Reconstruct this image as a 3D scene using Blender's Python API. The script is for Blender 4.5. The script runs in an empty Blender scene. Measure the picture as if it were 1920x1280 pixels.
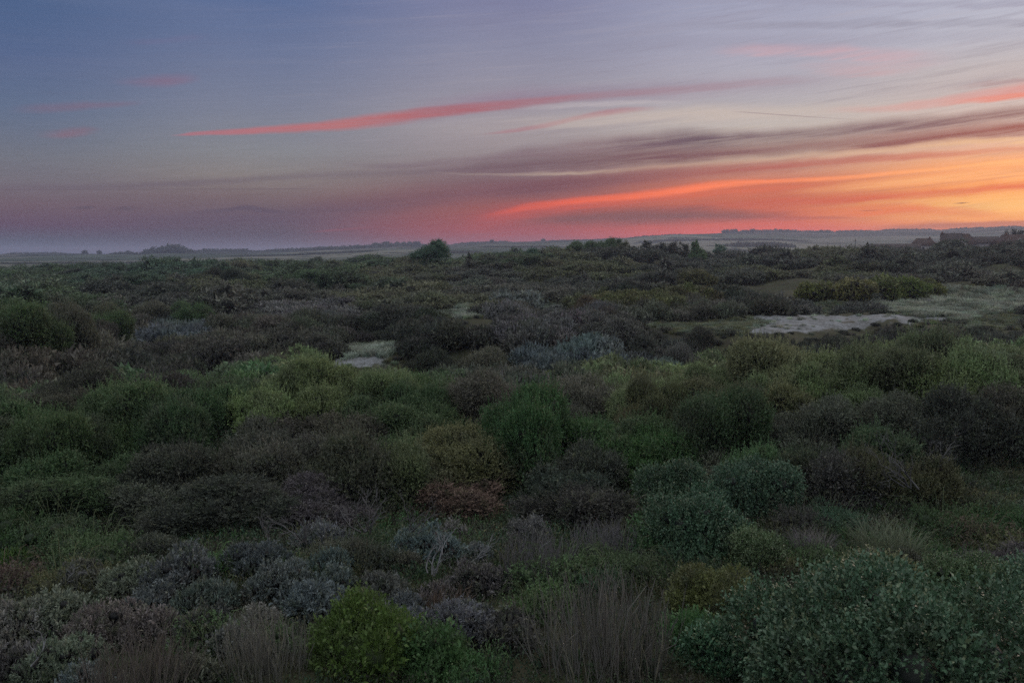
import bpy, math, random
import numpy as np
D = bpy.data
SC = bpy.context.scene
COL = SC.collection
R = math.radians

# ------------------------------------------------------------------ camera
PITCH = R(-6.19)
F = 1493.0                       # focal length in pixels of the 1920 wide photograph
EYE = 9.5
cam_d = D.cameras.new('camera')
cam_d.sensor_width = 36.0
cam_d.lens = F / 1920 * 36.0
cam_d.clip_start = 0.1
cam_d.clip_end = 40000.0
cam = D.objects.new('camera', cam_d)
COL.objects.link(cam)
cam.location = (0, 0, EYE)
cam.rotation_euler = (R(90) + PITCH, 0, 0)
SC.camera = cam

def pix_dir(px, py):
    """world direction seen at a pixel of the 1920 x 1280 photograph"""
    u, v = (px - 960) / F, (640 - py) / F
    c, s = math.cos(PITCH), math.sin(PITCH)
    d = np.array([u, c - s * v, s + c * v])
    return d / np.linalg.norm(d)

def azel(px, py):
    d = pix_dir(px, py)
    return math.degrees(math.atan2(d[0], d[1])), math.degrees(math.asin(d[2]))

def lin(c):
    return tuple(((x / 255) / 12.92 if x / 255 < 0.04045 else ((x / 255 + 0.055) / 1.055) ** 2.4) for x in c)

# ------------------------------------------------------------------ world: dusk sky with cirrus bands
world = D.worlds.new('World')
SC.world = world
world.use_nodes = True
WT = world.node_tree
WT.nodes.clear()

class S:
    """socket wrapper: arithmetic on shader node sockets"""
    tree = None
    def __init__(self, s): self.s = s
    def _op(a, op, b=None, c=None, clamp=False):
        n = S.tree.nodes.new('ShaderNodeMath'); n.operation = op; n.use_clamp = clamp
        for i, v in enumerate((a, b, c)):
            if v is None: continue
            if isinstance(v, S): S.tree.links.new(v.s, n.inputs[i])
            else: n.inputs[i].default_value = v
        return S(n.outputs[0])
    def __add__(a, b): return a._op('ADD', b)
    def __sub__(a, b): return a._op('SUBTRACT', b)
    def __mul__(a, b): return a._op('MULTIPLY', b)
    def __truediv__(a, b): return a._op('DIVIDE', b)
    def abs(a): return a._op('ABSOLUTE')
    def sstep(a, lo, hi, t0=0.0, t1=1.0):
        n = S.tree.nodes.new('ShaderNodeMapRange'); n.interpolation_type = 'SMOOTHSTEP'
        S.tree.links.new(a.s, n.inputs[0])
        for i, v in ((1, lo), (2, hi), (3, t0), (4, t1)): n.inputs[i].default_value = v
        return S(n.outputs[0])

def xyz(x, y, z):
    n = S.tree.nodes.new('ShaderNodeCombineXYZ')
    for i, v in enumerate((x, y, z)):
        if isinstance(v, S): S.tree.links.new(v.s, n.inputs[i])
        else: n.inputs[i].default_value = v
    return n.outputs[0]

def noise(vec, scale, detail=4, rough=0.55, dist=0.0):
    n = S.tree.nodes.new('ShaderNodeTexNoise')
    S.tree.links.new(vec, n.inputs['Vector'])
    n.inputs['Scale'].default_value = scale; n.inputs['Detail'].default_value = detail
    n.inputs['Roughness'].default_value = rough; n.inputs['Distortion'].default_value = dist
    return S(n.outputs[0])

def mixc(f, a, b):
    n = S.tree.nodes.new('ShaderNodeMix'); n.data_type = 'RGBA'; n.clamp_factor = True
    if isinstance(f, S): S.tree.links.new(f.s, n.inputs[0])
    else: n.inputs[0].default_value = f
    for i, v in ((6, a), (7, b)):
        if isinstance(v, (tuple, list)): n.inputs[i].default_value = (*v[:3], 1)
        else: S.tree.links.new(v, n.inputs[i])
    return n.outputs[2]

def ramp(fac, stops, interp='LINEAR'):
    """colour ramp kept in a small group of its own (editing ramps inside a large tree is slow)"""
    g = D.node_groups.new('ramp', 'ShaderNodeTree')
    g.interface.new_socket('Fac', in_out='INPUT', socket_type='NodeSocketFloat')
    g.interface.new_socket('Color', in_out='OUTPUT', socket_type='NodeSocketColor')
    n = g.nodes.new('ShaderNodeValToRGB'); cr = n.color_ramp; cr.interpolation = interp
    stops = sorted(stops, key=lambda t: t[0])
    while len(cr.elements) < len(stops): cr.elements.new(1.0)
    for e, (p, c) in zip(cr.elements, stops): e.position = p; e.color = (*c[:3], 1)
    gi = g.nodes.new('NodeGroupInput'); go = g.nodes.new('NodeGroupOutput')
    g.links.new(gi.outputs[0], n.inputs[0]); g.links.new(n.outputs[0], go.inputs[0])
    k = S.tree.nodes.new('ShaderNodeGroup'); k.node_tree = g
    S.tree.links.new(fac.s if isinstance(fac, S) else fac, k.inputs[0])
    return k.outputs[0]

S.tree = WT
tc = WT.nodes.new('ShaderNodeTexCoord')
sep = WT.nodes.new('ShaderNodeSeparateXYZ')
WT.links.new(tc.outputs['Generated'], sep.inputs[0])
dx, dy, dz = (S(o) for o in sep.outputs)
AZ = dx._op('ARCTAN2', dy) * 57.29578           # azimuth in degrees, 0 straight ahead
EL = dz._op('ARCSINE') * 57.29578               # elevation in degrees
SUN_AZ, SUN_EL = 44.0, 1.5                      # where the sun has gone down, right of the view
away = ((AZ - SUN_AZ)._op('WRAP', 180.0, -180.0)).abs()   # degrees from the sunset
et = (EL._op('MAXIMUM', 0.0) / 90.0)._op('POWER', 0.5)

HAZE, HTOP = 0.00018, 100.0
def clear(px, py, c):
    """colour of the open sky behind the low haze, from the colour seen through it"""
    e = max(azel(px, py)[1], 0.35); T = math.exp(-HAZE * min((HTOP - EYE) / math.sin(R(e)), 9000)) 
    T = max(T, .42)
    return tuple(min(max((v - (1 - T) * h) / T, v * .35), 1.2) for v, h in zip(lin(c), (.165, .170, .245)))
def estop(px, py, c):
    return ((max(azel(px, py)[1], 0) / 90) ** 0.5, clear(px, py, c))
def zen(c):      # unseen sky above the view, brightened towards the zenith to light the plants
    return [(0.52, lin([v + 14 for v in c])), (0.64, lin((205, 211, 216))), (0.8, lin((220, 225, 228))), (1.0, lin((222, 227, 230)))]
COLS = [   # x in the photograph, colours down the rows
 (1920, ((0, (182, 183, 198)), (60, (186, 184, 194)), (120, (192, 181, 180)), (190, (206, 186, 178)), (250, (214, 178, 160)), (300, (246, 168, 114)), (340, (247, 158, 94)), (385, (254, 184, 112)), (412, (232, 152, 96)), (430, (196, 120, 98)), (470, (190, 110, 96)))),
 (1440, ((0, (160, 162, 184)), (100, (168, 166, 182)), (180, (176, 170, 176)), (230, (188, 178, 172)), (300, (190, 160, 142)), (340, (196, 112, 90)), (380, (192, 102, 82)), (410, (190, 98, 80)), (440, (196, 100, 80)), (470, (176, 98, 86)))),
 (960, ((0, (125, 127, 158)), (90, (136, 137, 160)), (170, (148, 144, 158)), (240, (162, 152, 156)), (290, (146, 134, 138)), (340, (122, 94, 102)), (390, (146, 88, 90)), (430, (150, 87, 88)), (470, (142, 84, 90)))),
 (480, ((0, (90, 108, 147)), (100, (106, 117, 148)), (200, (121, 126, 146)), (280, (130, 131, 138)), (330, (132, 124, 124)), (370, (116, 100, 106)), (410, (101, 88, 104)), (440, (96, 86, 104)), (470, (102, 84, 102)))),
 (0, ((0, (76, 97, 135)), (100, (86, 102, 138)), (200, (97, 110, 136)), (290, (112, 114, 126)), (340, (114, 108, 118)), (380, (110, 94, 106)), (420, (100, 84, 104)), (450, (92, 82, 106)), (475, (92, 86, 112)))),
]
knots = []
for x, rows in COLS:
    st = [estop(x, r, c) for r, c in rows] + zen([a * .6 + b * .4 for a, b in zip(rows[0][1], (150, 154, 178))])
    knots.append((SUN_AZ - azel(x, 300)[0], ramp(et, st, 'EASE' if False else 'LINEAR')))
back = ramp(et, [(0, lin((92, 90, 116))), (0.12, lin((104, 96, 120))), (0.25, lin((104, 106, 132))), (0.42, lin((132, 142, 162)))] + zen((168, 176, 190))[0:])  # unseen sky behind the camera, brightened overhead to light the plants
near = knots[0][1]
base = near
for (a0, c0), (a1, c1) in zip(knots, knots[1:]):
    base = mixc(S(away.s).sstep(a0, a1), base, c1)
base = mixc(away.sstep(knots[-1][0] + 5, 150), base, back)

# cirrus: fibres run almost level and climb a little to the right, steeper higher up
lean = EL - AZ * 0.085
n1 = noise(xyz(AZ * 0.035, lean * 0.55, 3.1), 1.0, 4, 0.6, 0.0)      # broad bands
n2 = noise(xyz(AZ * 0.11, lean * 2.6, 7.7), 1.0, 6, 0.66, 0.35)       # fine fibres
n3 = noise(xyz(AZ * 0.45, EL * 1.1, 1.3), 1.0, 2, 0.5)       # slow wobble
wob = (n3 - 0.5) * 0.9 + (n2 - 0.5) * 1.5
fib = n2.sstep(0.36, 0.64, 0.25, 1.05)
AZ0, AZ1 = -60.0, 80.0
axn = (AZ - AZ0) / (AZ1 - AZ0)

_ELW, _FIB = {}, {}
def elw(w):
    w = round(w * 4) / 4
    if w not in _ELW: _ELW[w] = (EL + wob * (w * 0.35)) * (1 / 30) if w else EL * (1 / 30)
    return _ELW[w]
def fibw(f):
    f = round(f * 5) / 5
    if f not in _FIB: _FIB[f] = fib * f + (1 - f)
    return _FIB[f]

def band(col, pts, color, wobble=1.0, fibre=0.6, soft=(0.25, 1.25), ext=False):
    """pts: (px, py, half thickness px, opacity) in the photograph; laid out on the sky by azimuth and elevation"""
    P = []
    for px, py, th, op in pts:
        a, e = azel(px, py)
        e2 = azel(px, py - th)[1]
        P.append(((a - AZ0) / (AZ1 - AZ0), e / 30, (e2 - e) / 30, op))
    if ext:      # the band goes on beyond the right of the view and fades
        (a1, e1, t1, o1), (a2, e2, t2, o2) = P[-2], P[-1]
        k = (0.9 - a2) / (a2 - a1) * 0.5
        P.append((0.9, max(e2 + (e2 - e1) * k, 0.0), t2 * 1.3, 0.0))
    if P[0][3] > 0 and pts[0][0] > 5: P.insert(0, (P[0][0] - 0.003, *P[0][1:3], 0.0))
    A = np.array(P)
    # smooth (Hermite) resampling of the centre line
    xs = np.unique(np.concatenate([A[:, 0], np.linspace(A[0, 0], A[-1, 0], 26 - len(A) // 2)]))[:32]
    if xs[-1] < A[-1, 0]: xs[-1] = A[-1, 0]
    m = np.gradient(A[:, 1], A[:, 0])
    k = np.clip(np.searchsorted(A[:, 0], xs, side='right') - 1, 0, len(A) - 2)
    h = A[k + 1, 0] - A[k, 0]; u = (xs - A[k, 0]) / h
    cy = ((2*u**3 - 3*u**2 + 1) * A[k, 1] + (u**3 - 2*u**2 + u) * h * m[k] + (-2*u**3 + 3*u**2) * A[k+1, 1] + (u**3 - u**2) * h * m[k+1])
    ty, oy = np.interp(xs, A[:, 0], A[:, 2]), np.interp(xs, A[:, 0], A[:, 3])
    to = S.tree.nodes.new('ShaderNodeSeparateColor')
    S.tree.links.new(ramp(axn, [(float(a), (float(b), float(c_), float(d_))) for a, b, c_, d_ in zip(xs, cy, ty, oy)]), to.inputs[0])
    c, t, o = (S(q) for q in to.outputs)
    d = (elw(wobble) - c) / t
    m = d.abs().sstep(soft[0], soft[1], 1.0, 0.0) * o
    if fibre > 0: m = m * fibw(fibre)
    if isinstance(color, dict):
        st = [((azel(x, 300)[0] - AZ0) / (AZ1 - AZ0), clear(x, float(np.interp(x, [q[0] for q in pts], [q[1] for q in pts])), cc)) for x, cc in color.items()]
        color = ramp(axn, st)
    else: color = clear(pts[len(pts) // 2][0], pts[len(pts) // 2][1], color)
    return mixc(m, col, color)

c = base
# overall cirrus veil: pale fibres high up, mauve ones lower
c = mixc(n1.sstep(0.5, 0.75, 0.0, 0.30) * away.sstep(25, 70, 1.0, 0.12) * EL.sstep(3, 9), c, lin((150, 140, 152)))
c = mixc(n2.sstep(0.5, 0.8, 0.0, 0.32) * away.sstep(25, 70, 1.0, 0.08) * EL.sstep(4, 8), c, lin((186, 174, 178)))
c = mixc(n2.sstep(0.5, 0.25, 0.0, 0.22) * away.sstep(20, 75, 1.0, 0.2), c, lin((112, 96, 112)))
# pale pink wisps high on the right
c = band(c, [(1330, 96, 10, 0), (1420, 94, 13, .55), (1560, 98, 16, .6), (1700, 108, 18, .45), (1800, 112, 18, 0)], (206, 162, 168), 1.4, .8)
c = band(c, [(1480, 126, 8, 0), (1560, 128, 14, .35), (1640, 130, 14, .4), (1760, 124, 10, 0)], (206, 158, 160), 1.4, .8)
c = band(c, [(1230, 52, 6, 0), (1450, 48, 9, .5), (1700, 44, 10, .45), (1920, 44, 9, .5)], (138, 134, 150), 1.2, .9, ext=True)
c = band(c, [(980, 100, 10, 0), (1250, 82, 16, .35), (1600, 76, 16, .2), (1920, 64, 14, .2)], (140, 136, 156), 1.4, .8)
c = band(c, [(1100, 2, 5, 0), (1300, 0, 7, .4), (1920, 4, 8, .5)], (150, 146, 165), 1.2, .9, ext=True)
# small pinks on the left
c = band(c, [(205, 152, 6, 0), (255, 154, 9, .28), (310, 152, 13, .55), (352, 148, 9, .4), (375, 146, 7, 0)], (140, 102, 124), .8, .4, (0, 1.4))
c = band(c, [(15, 206, 7, 0), (80, 203, 10, .5), (160, 199, 10, .55), (230, 194, 7, .4), (275, 190, 5, 0)], (128, 102, 122), .8, .4, (0, 1.4))
c = band(c, [(70, 254, 6, 0), (120, 251, 9, .55), (160, 246, 9, .5), (195, 243, 4, 0)], (138, 100, 116), .9, .4, (0, 1.4))
c = band(c, [(230, 80, 6, 0), (270, 80, 8, .25), (360, 72, 8, .22), (400, 70, 6, 0)], (120, 104, 136), .9, .4, (0, 1.4))
# the long pink streak
c = band(c, [(700, 232, 10, 0), (800, 210, 18, .5), (960, 186, 22, .6), (1150, 176, 20, .45), (1400, 158, 18, .25), (1650, 150, 16, 0)], (142, 118, 140), .9, .4, (0, 1.5))
c = band(c, [(326, 254, 2.2, 0), (345, 252, 3.4, .9), (440, 247, 6, .95), (560, 240, 9, 1), (680, 229, 13, 1), (780, 215, 13, 1), (900, 201, 10, .9),
             (1020, 190, 9, .75), (1140, 178, 8, .5), (1300, 166, 8, .35), (1450, 152, 8, .2), (1560, 146, 8, 0)],
         {330: (168, 112, 124), 640: (182, 112, 115), 860: (168, 98, 106), 1150: (160, 114, 124)}, .6, .4, (0.3, 1.35))
c = band(c, [(900, 252, 2, 0), (940, 248, 4, .5), (1010, 238, 5, .7), (1080, 222, 6, .75), (1140, 211, 8, .8), (1190, 206, 6, .6), (1240, 202, 4, 0)], (168, 116, 126), .4, .2, (0.2, 1.3))
# cream gaps
c = band(c, [(900, 232, 8, 0), (1080, 228, 16, .5), (1300, 214, 18, .8), (1520, 208, 14, .6), (1800, 190, 12, 0)], (198, 182, 172), 1.0, .5, (0.1, 1.4))
c = band(c, [(960, 205, 4, 0), (1040, 200, 5, .5), (1200, 192, 5, .5), (1350, 188, 4, 0)], (194, 184, 186), .8, .4, (0.1, 1.4))
# right pink under the dark shelf
c = band(c, [(1540, 206, 6, 0), (1700, 200, 9, .55), (1800, 186, 11, .7), (1920, 164, 12, .8)], (216, 148, 140), 1.1, .5, ext=True)
c = band(c, [(1760, 196, 5, 0), (1850, 186, 7, .7), (1920, 178, 9, .9)], (232, 132, 112), .9, .4, ext=True)
c = band(c, [(1780, 170, 4, 0), (1860, 158, 5, .5), (1920, 150, 6, .6)], (160, 116, 120), .9, .4, ext=True)
# dark shelves
c = band(c, [(0, 352, 7, .35), (300, 346, 8, .5), (560, 332, 9, .55), (800, 322, 7, .35), (900, 316, 6, 0)], (104, 92, 106), .7, .5, (0, 1.4))
c = band(c, [(620, 306, 5, 0), (730, 312, 6, .45), (860, 305, 8, .5), (980, 291, 16, .8), (1120, 278, 22, .9), (1280, 264, 27, 1), (1360, 262, 20, .95), (1500, 254, 17, .9), (1640, 240, 19, .95), (1760, 230, 18, .95), (1920, 210, 15, .95)],
         {640: (112, 98, 112), 1100: (126, 100, 108), 1300: (108, 88, 98), 1650: (128, 100, 104), 1920: (140, 98, 96)}, 1.3, .55, (0.1, 1.35), ext=True)
c = band(c, [(760, 325, 4, 0), (900, 316, 12, .8), (1060, 305, 18, .95), (1240, 294, 19, 1), (1420, 284, 15, .9), (1600, 270, 17, .95), (1760, 256, 17, .95), (1920, 240, 15, 1)],
         {760: (108, 90, 102), 1150: (114, 84, 92), 1500: (132, 90, 92), 1920: (154, 90, 82)}, 1.3, .5, (0.1, 1.35), ext=True)
c = band(c, [(780, 322, 2, 0), (960, 327, 3.5, .6), (1120, 322, 4, .8), (1300, 312, 5, .7), (1500, 296, 7, .7), (1680, 278, 9, .8), (1800, 266, 8, .85), (1920, 262, 8, .8)],
         {900: (164, 148, 140), 1300: (200, 168, 146), 1700: (222, 178, 146), 1920: (240, 190, 140)}, .9, .7, (0.1, 1.3), ext=True)
# mauve bank low on the left
c = band(c, [(250, 412, 8, 0), (430, 410, 14, .35), (620, 395, 24, .55), (820, 372, 26, .6), (980, 352, 16, .6), (1100, 344, 12, .3), (1200, 338, 10, 0)],
         {300: (94, 82, 102), 700: (98, 80, 98), 1000: (124, 84, 94)}, 1.2, .5, (0, 1.4))
c = band(c, [(340, 402, 3, 0), (420, 394, 6, .65), (470, 390, 7, .7), (520, 396, 5, .4), (560, 398, 3, 0)], (88, 78, 98), 1.1, .5)
c = band(c, [(130, 390, 2, 0), (160, 389, 3.5, .7), (185, 388, 2, 0)], (84, 76, 94), .4, .2)
c = band(c, [(195, 392, 2, 0), (235, 391, 5, .6), (265, 389, 3, 0)], (90, 80, 96), .5, .2)
# red to orange sweep
c = band(c, [(880, 366, 8, 0), (1000, 352, 18, .9), (1180, 334, 18, .95), (1360, 320, 15, .9), (1520, 306, 12, .75), (1700, 292, 9, .7), (1920, 280, 6, .4)],
         {900: (110, 78, 90), 1150: (124, 82, 90), 1300: (150, 82, 84), 1450: (172, 90, 84), 1900: (205, 110, 90)}, .9, .3, (0.1, 1.3), ext=True)
c = band(c, [(860, 425, 24, 0), (940, 402, 20, .45), (1060, 388, 18, .6), (1200, 372, 14, .65), (1330, 360, 13, .6), (1500, 350, 10, .35), (1650, 340, 8, 0)],
         {880: (184, 86, 86), 1100: (208, 92, 80), 1350: (216, 104, 78)}, .8, .35, (0.0, 1.4))
c = band(c, [(900, 408, 4, 0), (980, 389, 8, .8), (1080, 377, 8, .9), (1180, 368, 8, .95), (1280, 356, 9, 1), (1350, 346, 8, 1), (1430, 341, 5, 1), (1550, 335, 4, 1), (1700, 323, 5, 1), (1820, 312, 6, 1), (1920, 303, 7, 1)],
         {900: (204, 92, 84), 1060: (228, 100, 80), 1300: (246, 124, 88), 1500: (250, 142, 98), 1920: (255, 184, 118)}, .55, .35, (0.1, 1.35), ext=True)
c = band(c, [(1460, 362, 5, 0), (1600, 350, 12, .5), (1750, 338, 12, .6), (1920, 325, 12, .7)], (252, 184, 124), 1.0, .7, ext=True)
c = band(c, [(1150, 402, 8, 0), (1300, 388, 10, .5), (1480, 378, 9, .8), (1640, 370, 9, .85), (1780, 360, 9, .85), (1920, 349, 8, .9)],
         {1150: (160, 86, 84), 1500: (196, 94, 74), 1920: (222, 104, 68)}, .9, .5, (0.1, 1.35), ext=True)
c = band(c, [(960, 416, 12, 0), (1060, 410, 15, .75), (1160, 406, 18, .9), (1280, 404, 18, .95), (1400, 404, 13, .7), (1520, 406, 8, 0)], (116, 84, 90), 1.0, .2, (0, 1.4))
c = band(c, [(1480, 398, 8, 0), (1600, 396, 13, .85), (1720, 394, 14, .9), (1830, 400, 9, .5), (1900, 404, 6, 0)], (220, 116, 68), .9, .4)
c = band(c, [(1300, 414, 2, 0), (1420, 410, 3, .6), (1560, 408, 3, .5), (1640, 406, 2, 0)], (166, 90, 82), 1.0, .6)
c = band(c, [(1620, 432, 4, 0), (1690, 426, 7, .85), (1800, 422, 8, .9), (1920, 420, 9, .9)], (170, 108, 98), .5, .2, (0.3, 1.2), ext=True)
c = band(c, [(1610, 396, .8, 0), (1630, 395, 1.4, .7), (1650, 394, .8, 0)], (110, 70, 80), .1, 0)
c = band(c, [(1790, 382, .8, 0), (1802, 381, 1.6, .8), (1820, 380, .8, 0)], (96, 66, 74), .1, 0)
c = band(c, [(570, 436, 1.5, 0), (610, 432, 3, .5), (680, 427, 2.5, .45), (760, 423, 2, 0)], (134, 86, 100), .4, .2)
# vapour trails
c = band(c, [(1370, 209, 1, 0), (1400, 211, 1.2, .5), (1500, 218, 1.2, .5), (1630, 226, 1, 0)], (140, 120, 126), .0, .2)
c = band(c, [(0, 356, 1, .4), (300, 355, 1.1, .45), (560, 354, 1.1, .5), (610, 353, 1, 0)], (100, 86, 98), .0, .2)

n4 = noise(xyz(AZ * 0.5, lean * 9.0, 5.5), 1.0, 4, 0.65)
fine = (n4 - 0.5) * EL.sstep(.5, 14, .34, .14) + 1.0
vs = WT.nodes.new('ShaderNodeVectorMath'); vs.operation = 'SCALE'; WT.links.new(c, vs.inputs[0]); WT.links.new(fine.s, vs.inputs['Scale']); c = vs.outputs[0]
sky = WT.nodes.new('ShaderNodeTexSky')
sky.sky_type = 'NISHITA'; sky.sun_disc = False
sky.sun_elevation = R(SUN_EL); sky.sun_rotation = R(SUN_AZ)
sky.dust_density = 2.0; sky.ozone_density = 2.0
bg1 = WT.nodes.new('ShaderNodeBackground'); WT.links.new(c, bg1.inputs[0]); bg1.inputs[1].default_value = 1.0
bg2 = WT.nodes.new('ShaderNodeBackground'); WT.links.new(sky.outputs[0], bg2.inputs[0]); bg2.inputs[1].default_value = 0.0
bg2.inputs[1].default_value = 0.05 * 0.0 + 0.004
adds = WT.nodes.new('ShaderNodeAddShader'); WT.links.new(bg1.outputs[0], adds.inputs[0]); WT.links.new(bg2.outputs[0], adds.inputs[1])
wo = WT.nodes.new('ShaderNodeOutputWorld'); WT.links.new(adds.outputs[0], wo.inputs[0])
world.cycles.sampling_method = 'MANUAL'; world.cycles.sample_map_resolution = 512

sun_d = D.lights.new('sun', 'SUN'); sun_d.energy = 0.8; sun_d.angle = R(30); sun_d.color = (1.0, 0.74, 0.60)
sun = D.objects.new('sun', sun_d); COL.objects.link(sun)
sun.rotation_euler = (R(90 - 9.0), 0, R(180 - SUN_AZ))

SC.view_settings.view_transform = 'Standard'; SC.view_settings.look = 'None'
SC.view_settings.exposure = 0.0; SC.view_settings.gamma = 1.0; SC.view_settings.use_curve_mapping = False
SC.cycles.use_denoising = False
SC.cycles.max_bounces = 5; SC.cycles.diffuse_bounces = 3; SC.cycles.glossy_bounces = 2
SC.cycles.transmission_bounces = 2; SC.cycles.volume_bounces = 1; SC.cycles.transparent_max_bounces = 4

# ------------------------------------------------------------------ numpy helpers
def _hash(ix, iy, seed):
    h = (ix.astype(np.int64) * 374761393 + iy.astype(np.int64) * 668265263 + seed * 974634777) & 0xFFFFFFFF
    h = ((h ^ (h >> 13)) * 1274126177) & 0xFFFFFFFF
    return ((h ^ (h >> 16)) & 0xFFFFFF) / float(0xFFFFFF)
def vnoise(x, y, seed=0):
    ix, iy = np.floor(x), np.floor(y)
    fx, fy = x - ix, y - iy
    fx, fy = fx * fx * (3 - 2 * fx), fy * fy * (3 - 2 * fy)
    a, b = _hash(ix, iy, seed), _hash(ix + 1, iy, seed)
    c, d = _hash(ix, iy + 1, seed), _hash(ix + 1, iy + 1, seed)
    return (a + (b - a) * fx) * (1 - fy) + (c + (d - c) * fx) * fy - 0.5
def fbm(x, y, seed=0, n=3):
    return sum(vnoise(x * 2 ** k + 17.3 * k, y * 2 ** k - 9.1 * k, seed + k) * 0.5 ** k for k in range(n))
def sst(x, a, b):
    t = np.clip((x - a) / (b - a), 0, 1); return t * t * (3 - 2 * t)

PR = np.array([(0, 7.85), (2.2, 7.6), (4, 6.3), (6.5, 4.2), (9, 2.5), (11, 1.9), (14, 1.5), (19, 1.0), (25, .5), (35, .3), (46, .35),
               (54, -.5), (64, -.8), (78, -.3), (100, .1), (140, .7), (200, 1.0), (300, .9), (450, -.6), (600, -3.5), (900, -7), (1e5, -7)])
RISE = np.array([(-180, 2), (-60, 1), (-33, -.8), (-17, 1.6), (-6, 2.8), (-1.5, 5.2), (4, 6.3), (8, 6.6), (12, 5.6), (17, 4.6), (21.9, 6.6), (25, 6.8), (29, 7.5), (33, 8.2), (60, 9), (180, 2)])
HROW = np.array([(-90, 462), (-40, 478), (-32.7, 477), (-29, 475.5), (-25, 477), (-23, 473), (-18, 472), (-12, 467), (-8.5, 461), (-5, 460), (-2, 456),
                 (2, 453.5), (6, 451), (9, 447), (11, 444), (14.5, 440), (18, 438.5), (22, 441), (25, 438.5), (28, 439), (32.7, 436), (45, 434), (90, 455)])
def height(x, y):
    x = np.asarray(x, float); y = np.asarray(y, float)
    r = np.hypot(x, y) + 1e-6
    az = np.degrees(np.arctan2(x, y))
    h = np.interp(r, PR[:, 0], PR[:, 1])
    rise = np.interp(az, RISE[:, 0], RISE[:, 1])
    fall = 1 - sst(r, np.where(az > 18, 620, 380), np.where(az > 18, 1000, 620))
    h = h + rise * sst(r, 110, 300) * fall
    # dunes
    w1 = sst(r, 48, 75) * (1 - sst(r, 500, 800))
    h = h + w1 * (fbm(x / 24, y / 20, 5, 3) * 4.2 + fbm(x / 70 + 3, y / 70, 9, 2) * 2.0 * sst(r, 90, 200))
    h = h + (fbm(x / 7.5, y / 7.5, 2, 3) * .7 + vnoise(x / 17 + .4, y / 12, 12) * 1.7 * sst(r, 18, 30)) * sst(r, 7, 12) * (1 - sst(r, 500, 800))
    # willow covered dune on the right, smaller one on the left
    h = h + 2.8 * np.exp(-(((x - 20) / 11) ** 2 + ((y - 38) / 7) ** 2)) + 0.8 * np.exp(-(((x + 10) / 11) ** 2 + ((y - 42) / 5) ** 2))
    h = h + 0.9 * np.exp(-(((x + 42) / 9) ** 2 + ((y - 66) / 8) ** 2))
    # far farmland and hills
    row = np.interp(az, HROW[:, 0], HROW[:, 1])
    top = EYE + (478 - row) / F * 2700
    f = sst(r, 750, 2700)
    mid = np.exp(-((r - 1500) / 260) ** 2) * (8 + 9 * fbm(az / 9, r / 900, 31, 2)) * sst(az, -30, -5)
    h = h + np.where(r > 750, f ** 1.2 * (top + 7) + mid, 0)
    h = h + fbm(x / 420, y / 420, 21, 3) * 14 * sst(r, 900, 2000) * (1 - sst(r, 2200, 2650))
    h = h - sst(r, 2900, 6000) * 30
    return h

_T = 3.0 * 1.012 ** np.arange(640)
def hit(px, py, lift=0.0):
    """where the line of sight through a pixel meets the ground (raised by lift)"""
    d = pix_dir(px, py)
    P = d[None, :] * _T[:, None]; z = P[:, 2] + EYE
    g = height(P[:, 0], P[:, 1]) + lift - z
    k = int(np.argmax(g > 0))
    if k == 0: k = len(_T) - 1
    t = _T[k - 1] + (_T[k] - _T[k - 1]) * (-g[k - 1]) / (g[k] - g[k - 1] + 1e-9)
    p = d * t
    return float(p[0]), float(p[1]), float(height(p[0], p[1])), t

def to_pix(x, y, z):
    """photograph pixel of a world point"""
    c, s = math.cos(PITCH), math.sin(PITCH)
    z = z - EYE
    f = y * c + z * s; v = -y * s + z * c
    return 960 + F * x / f, 640 - F * v / f

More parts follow.
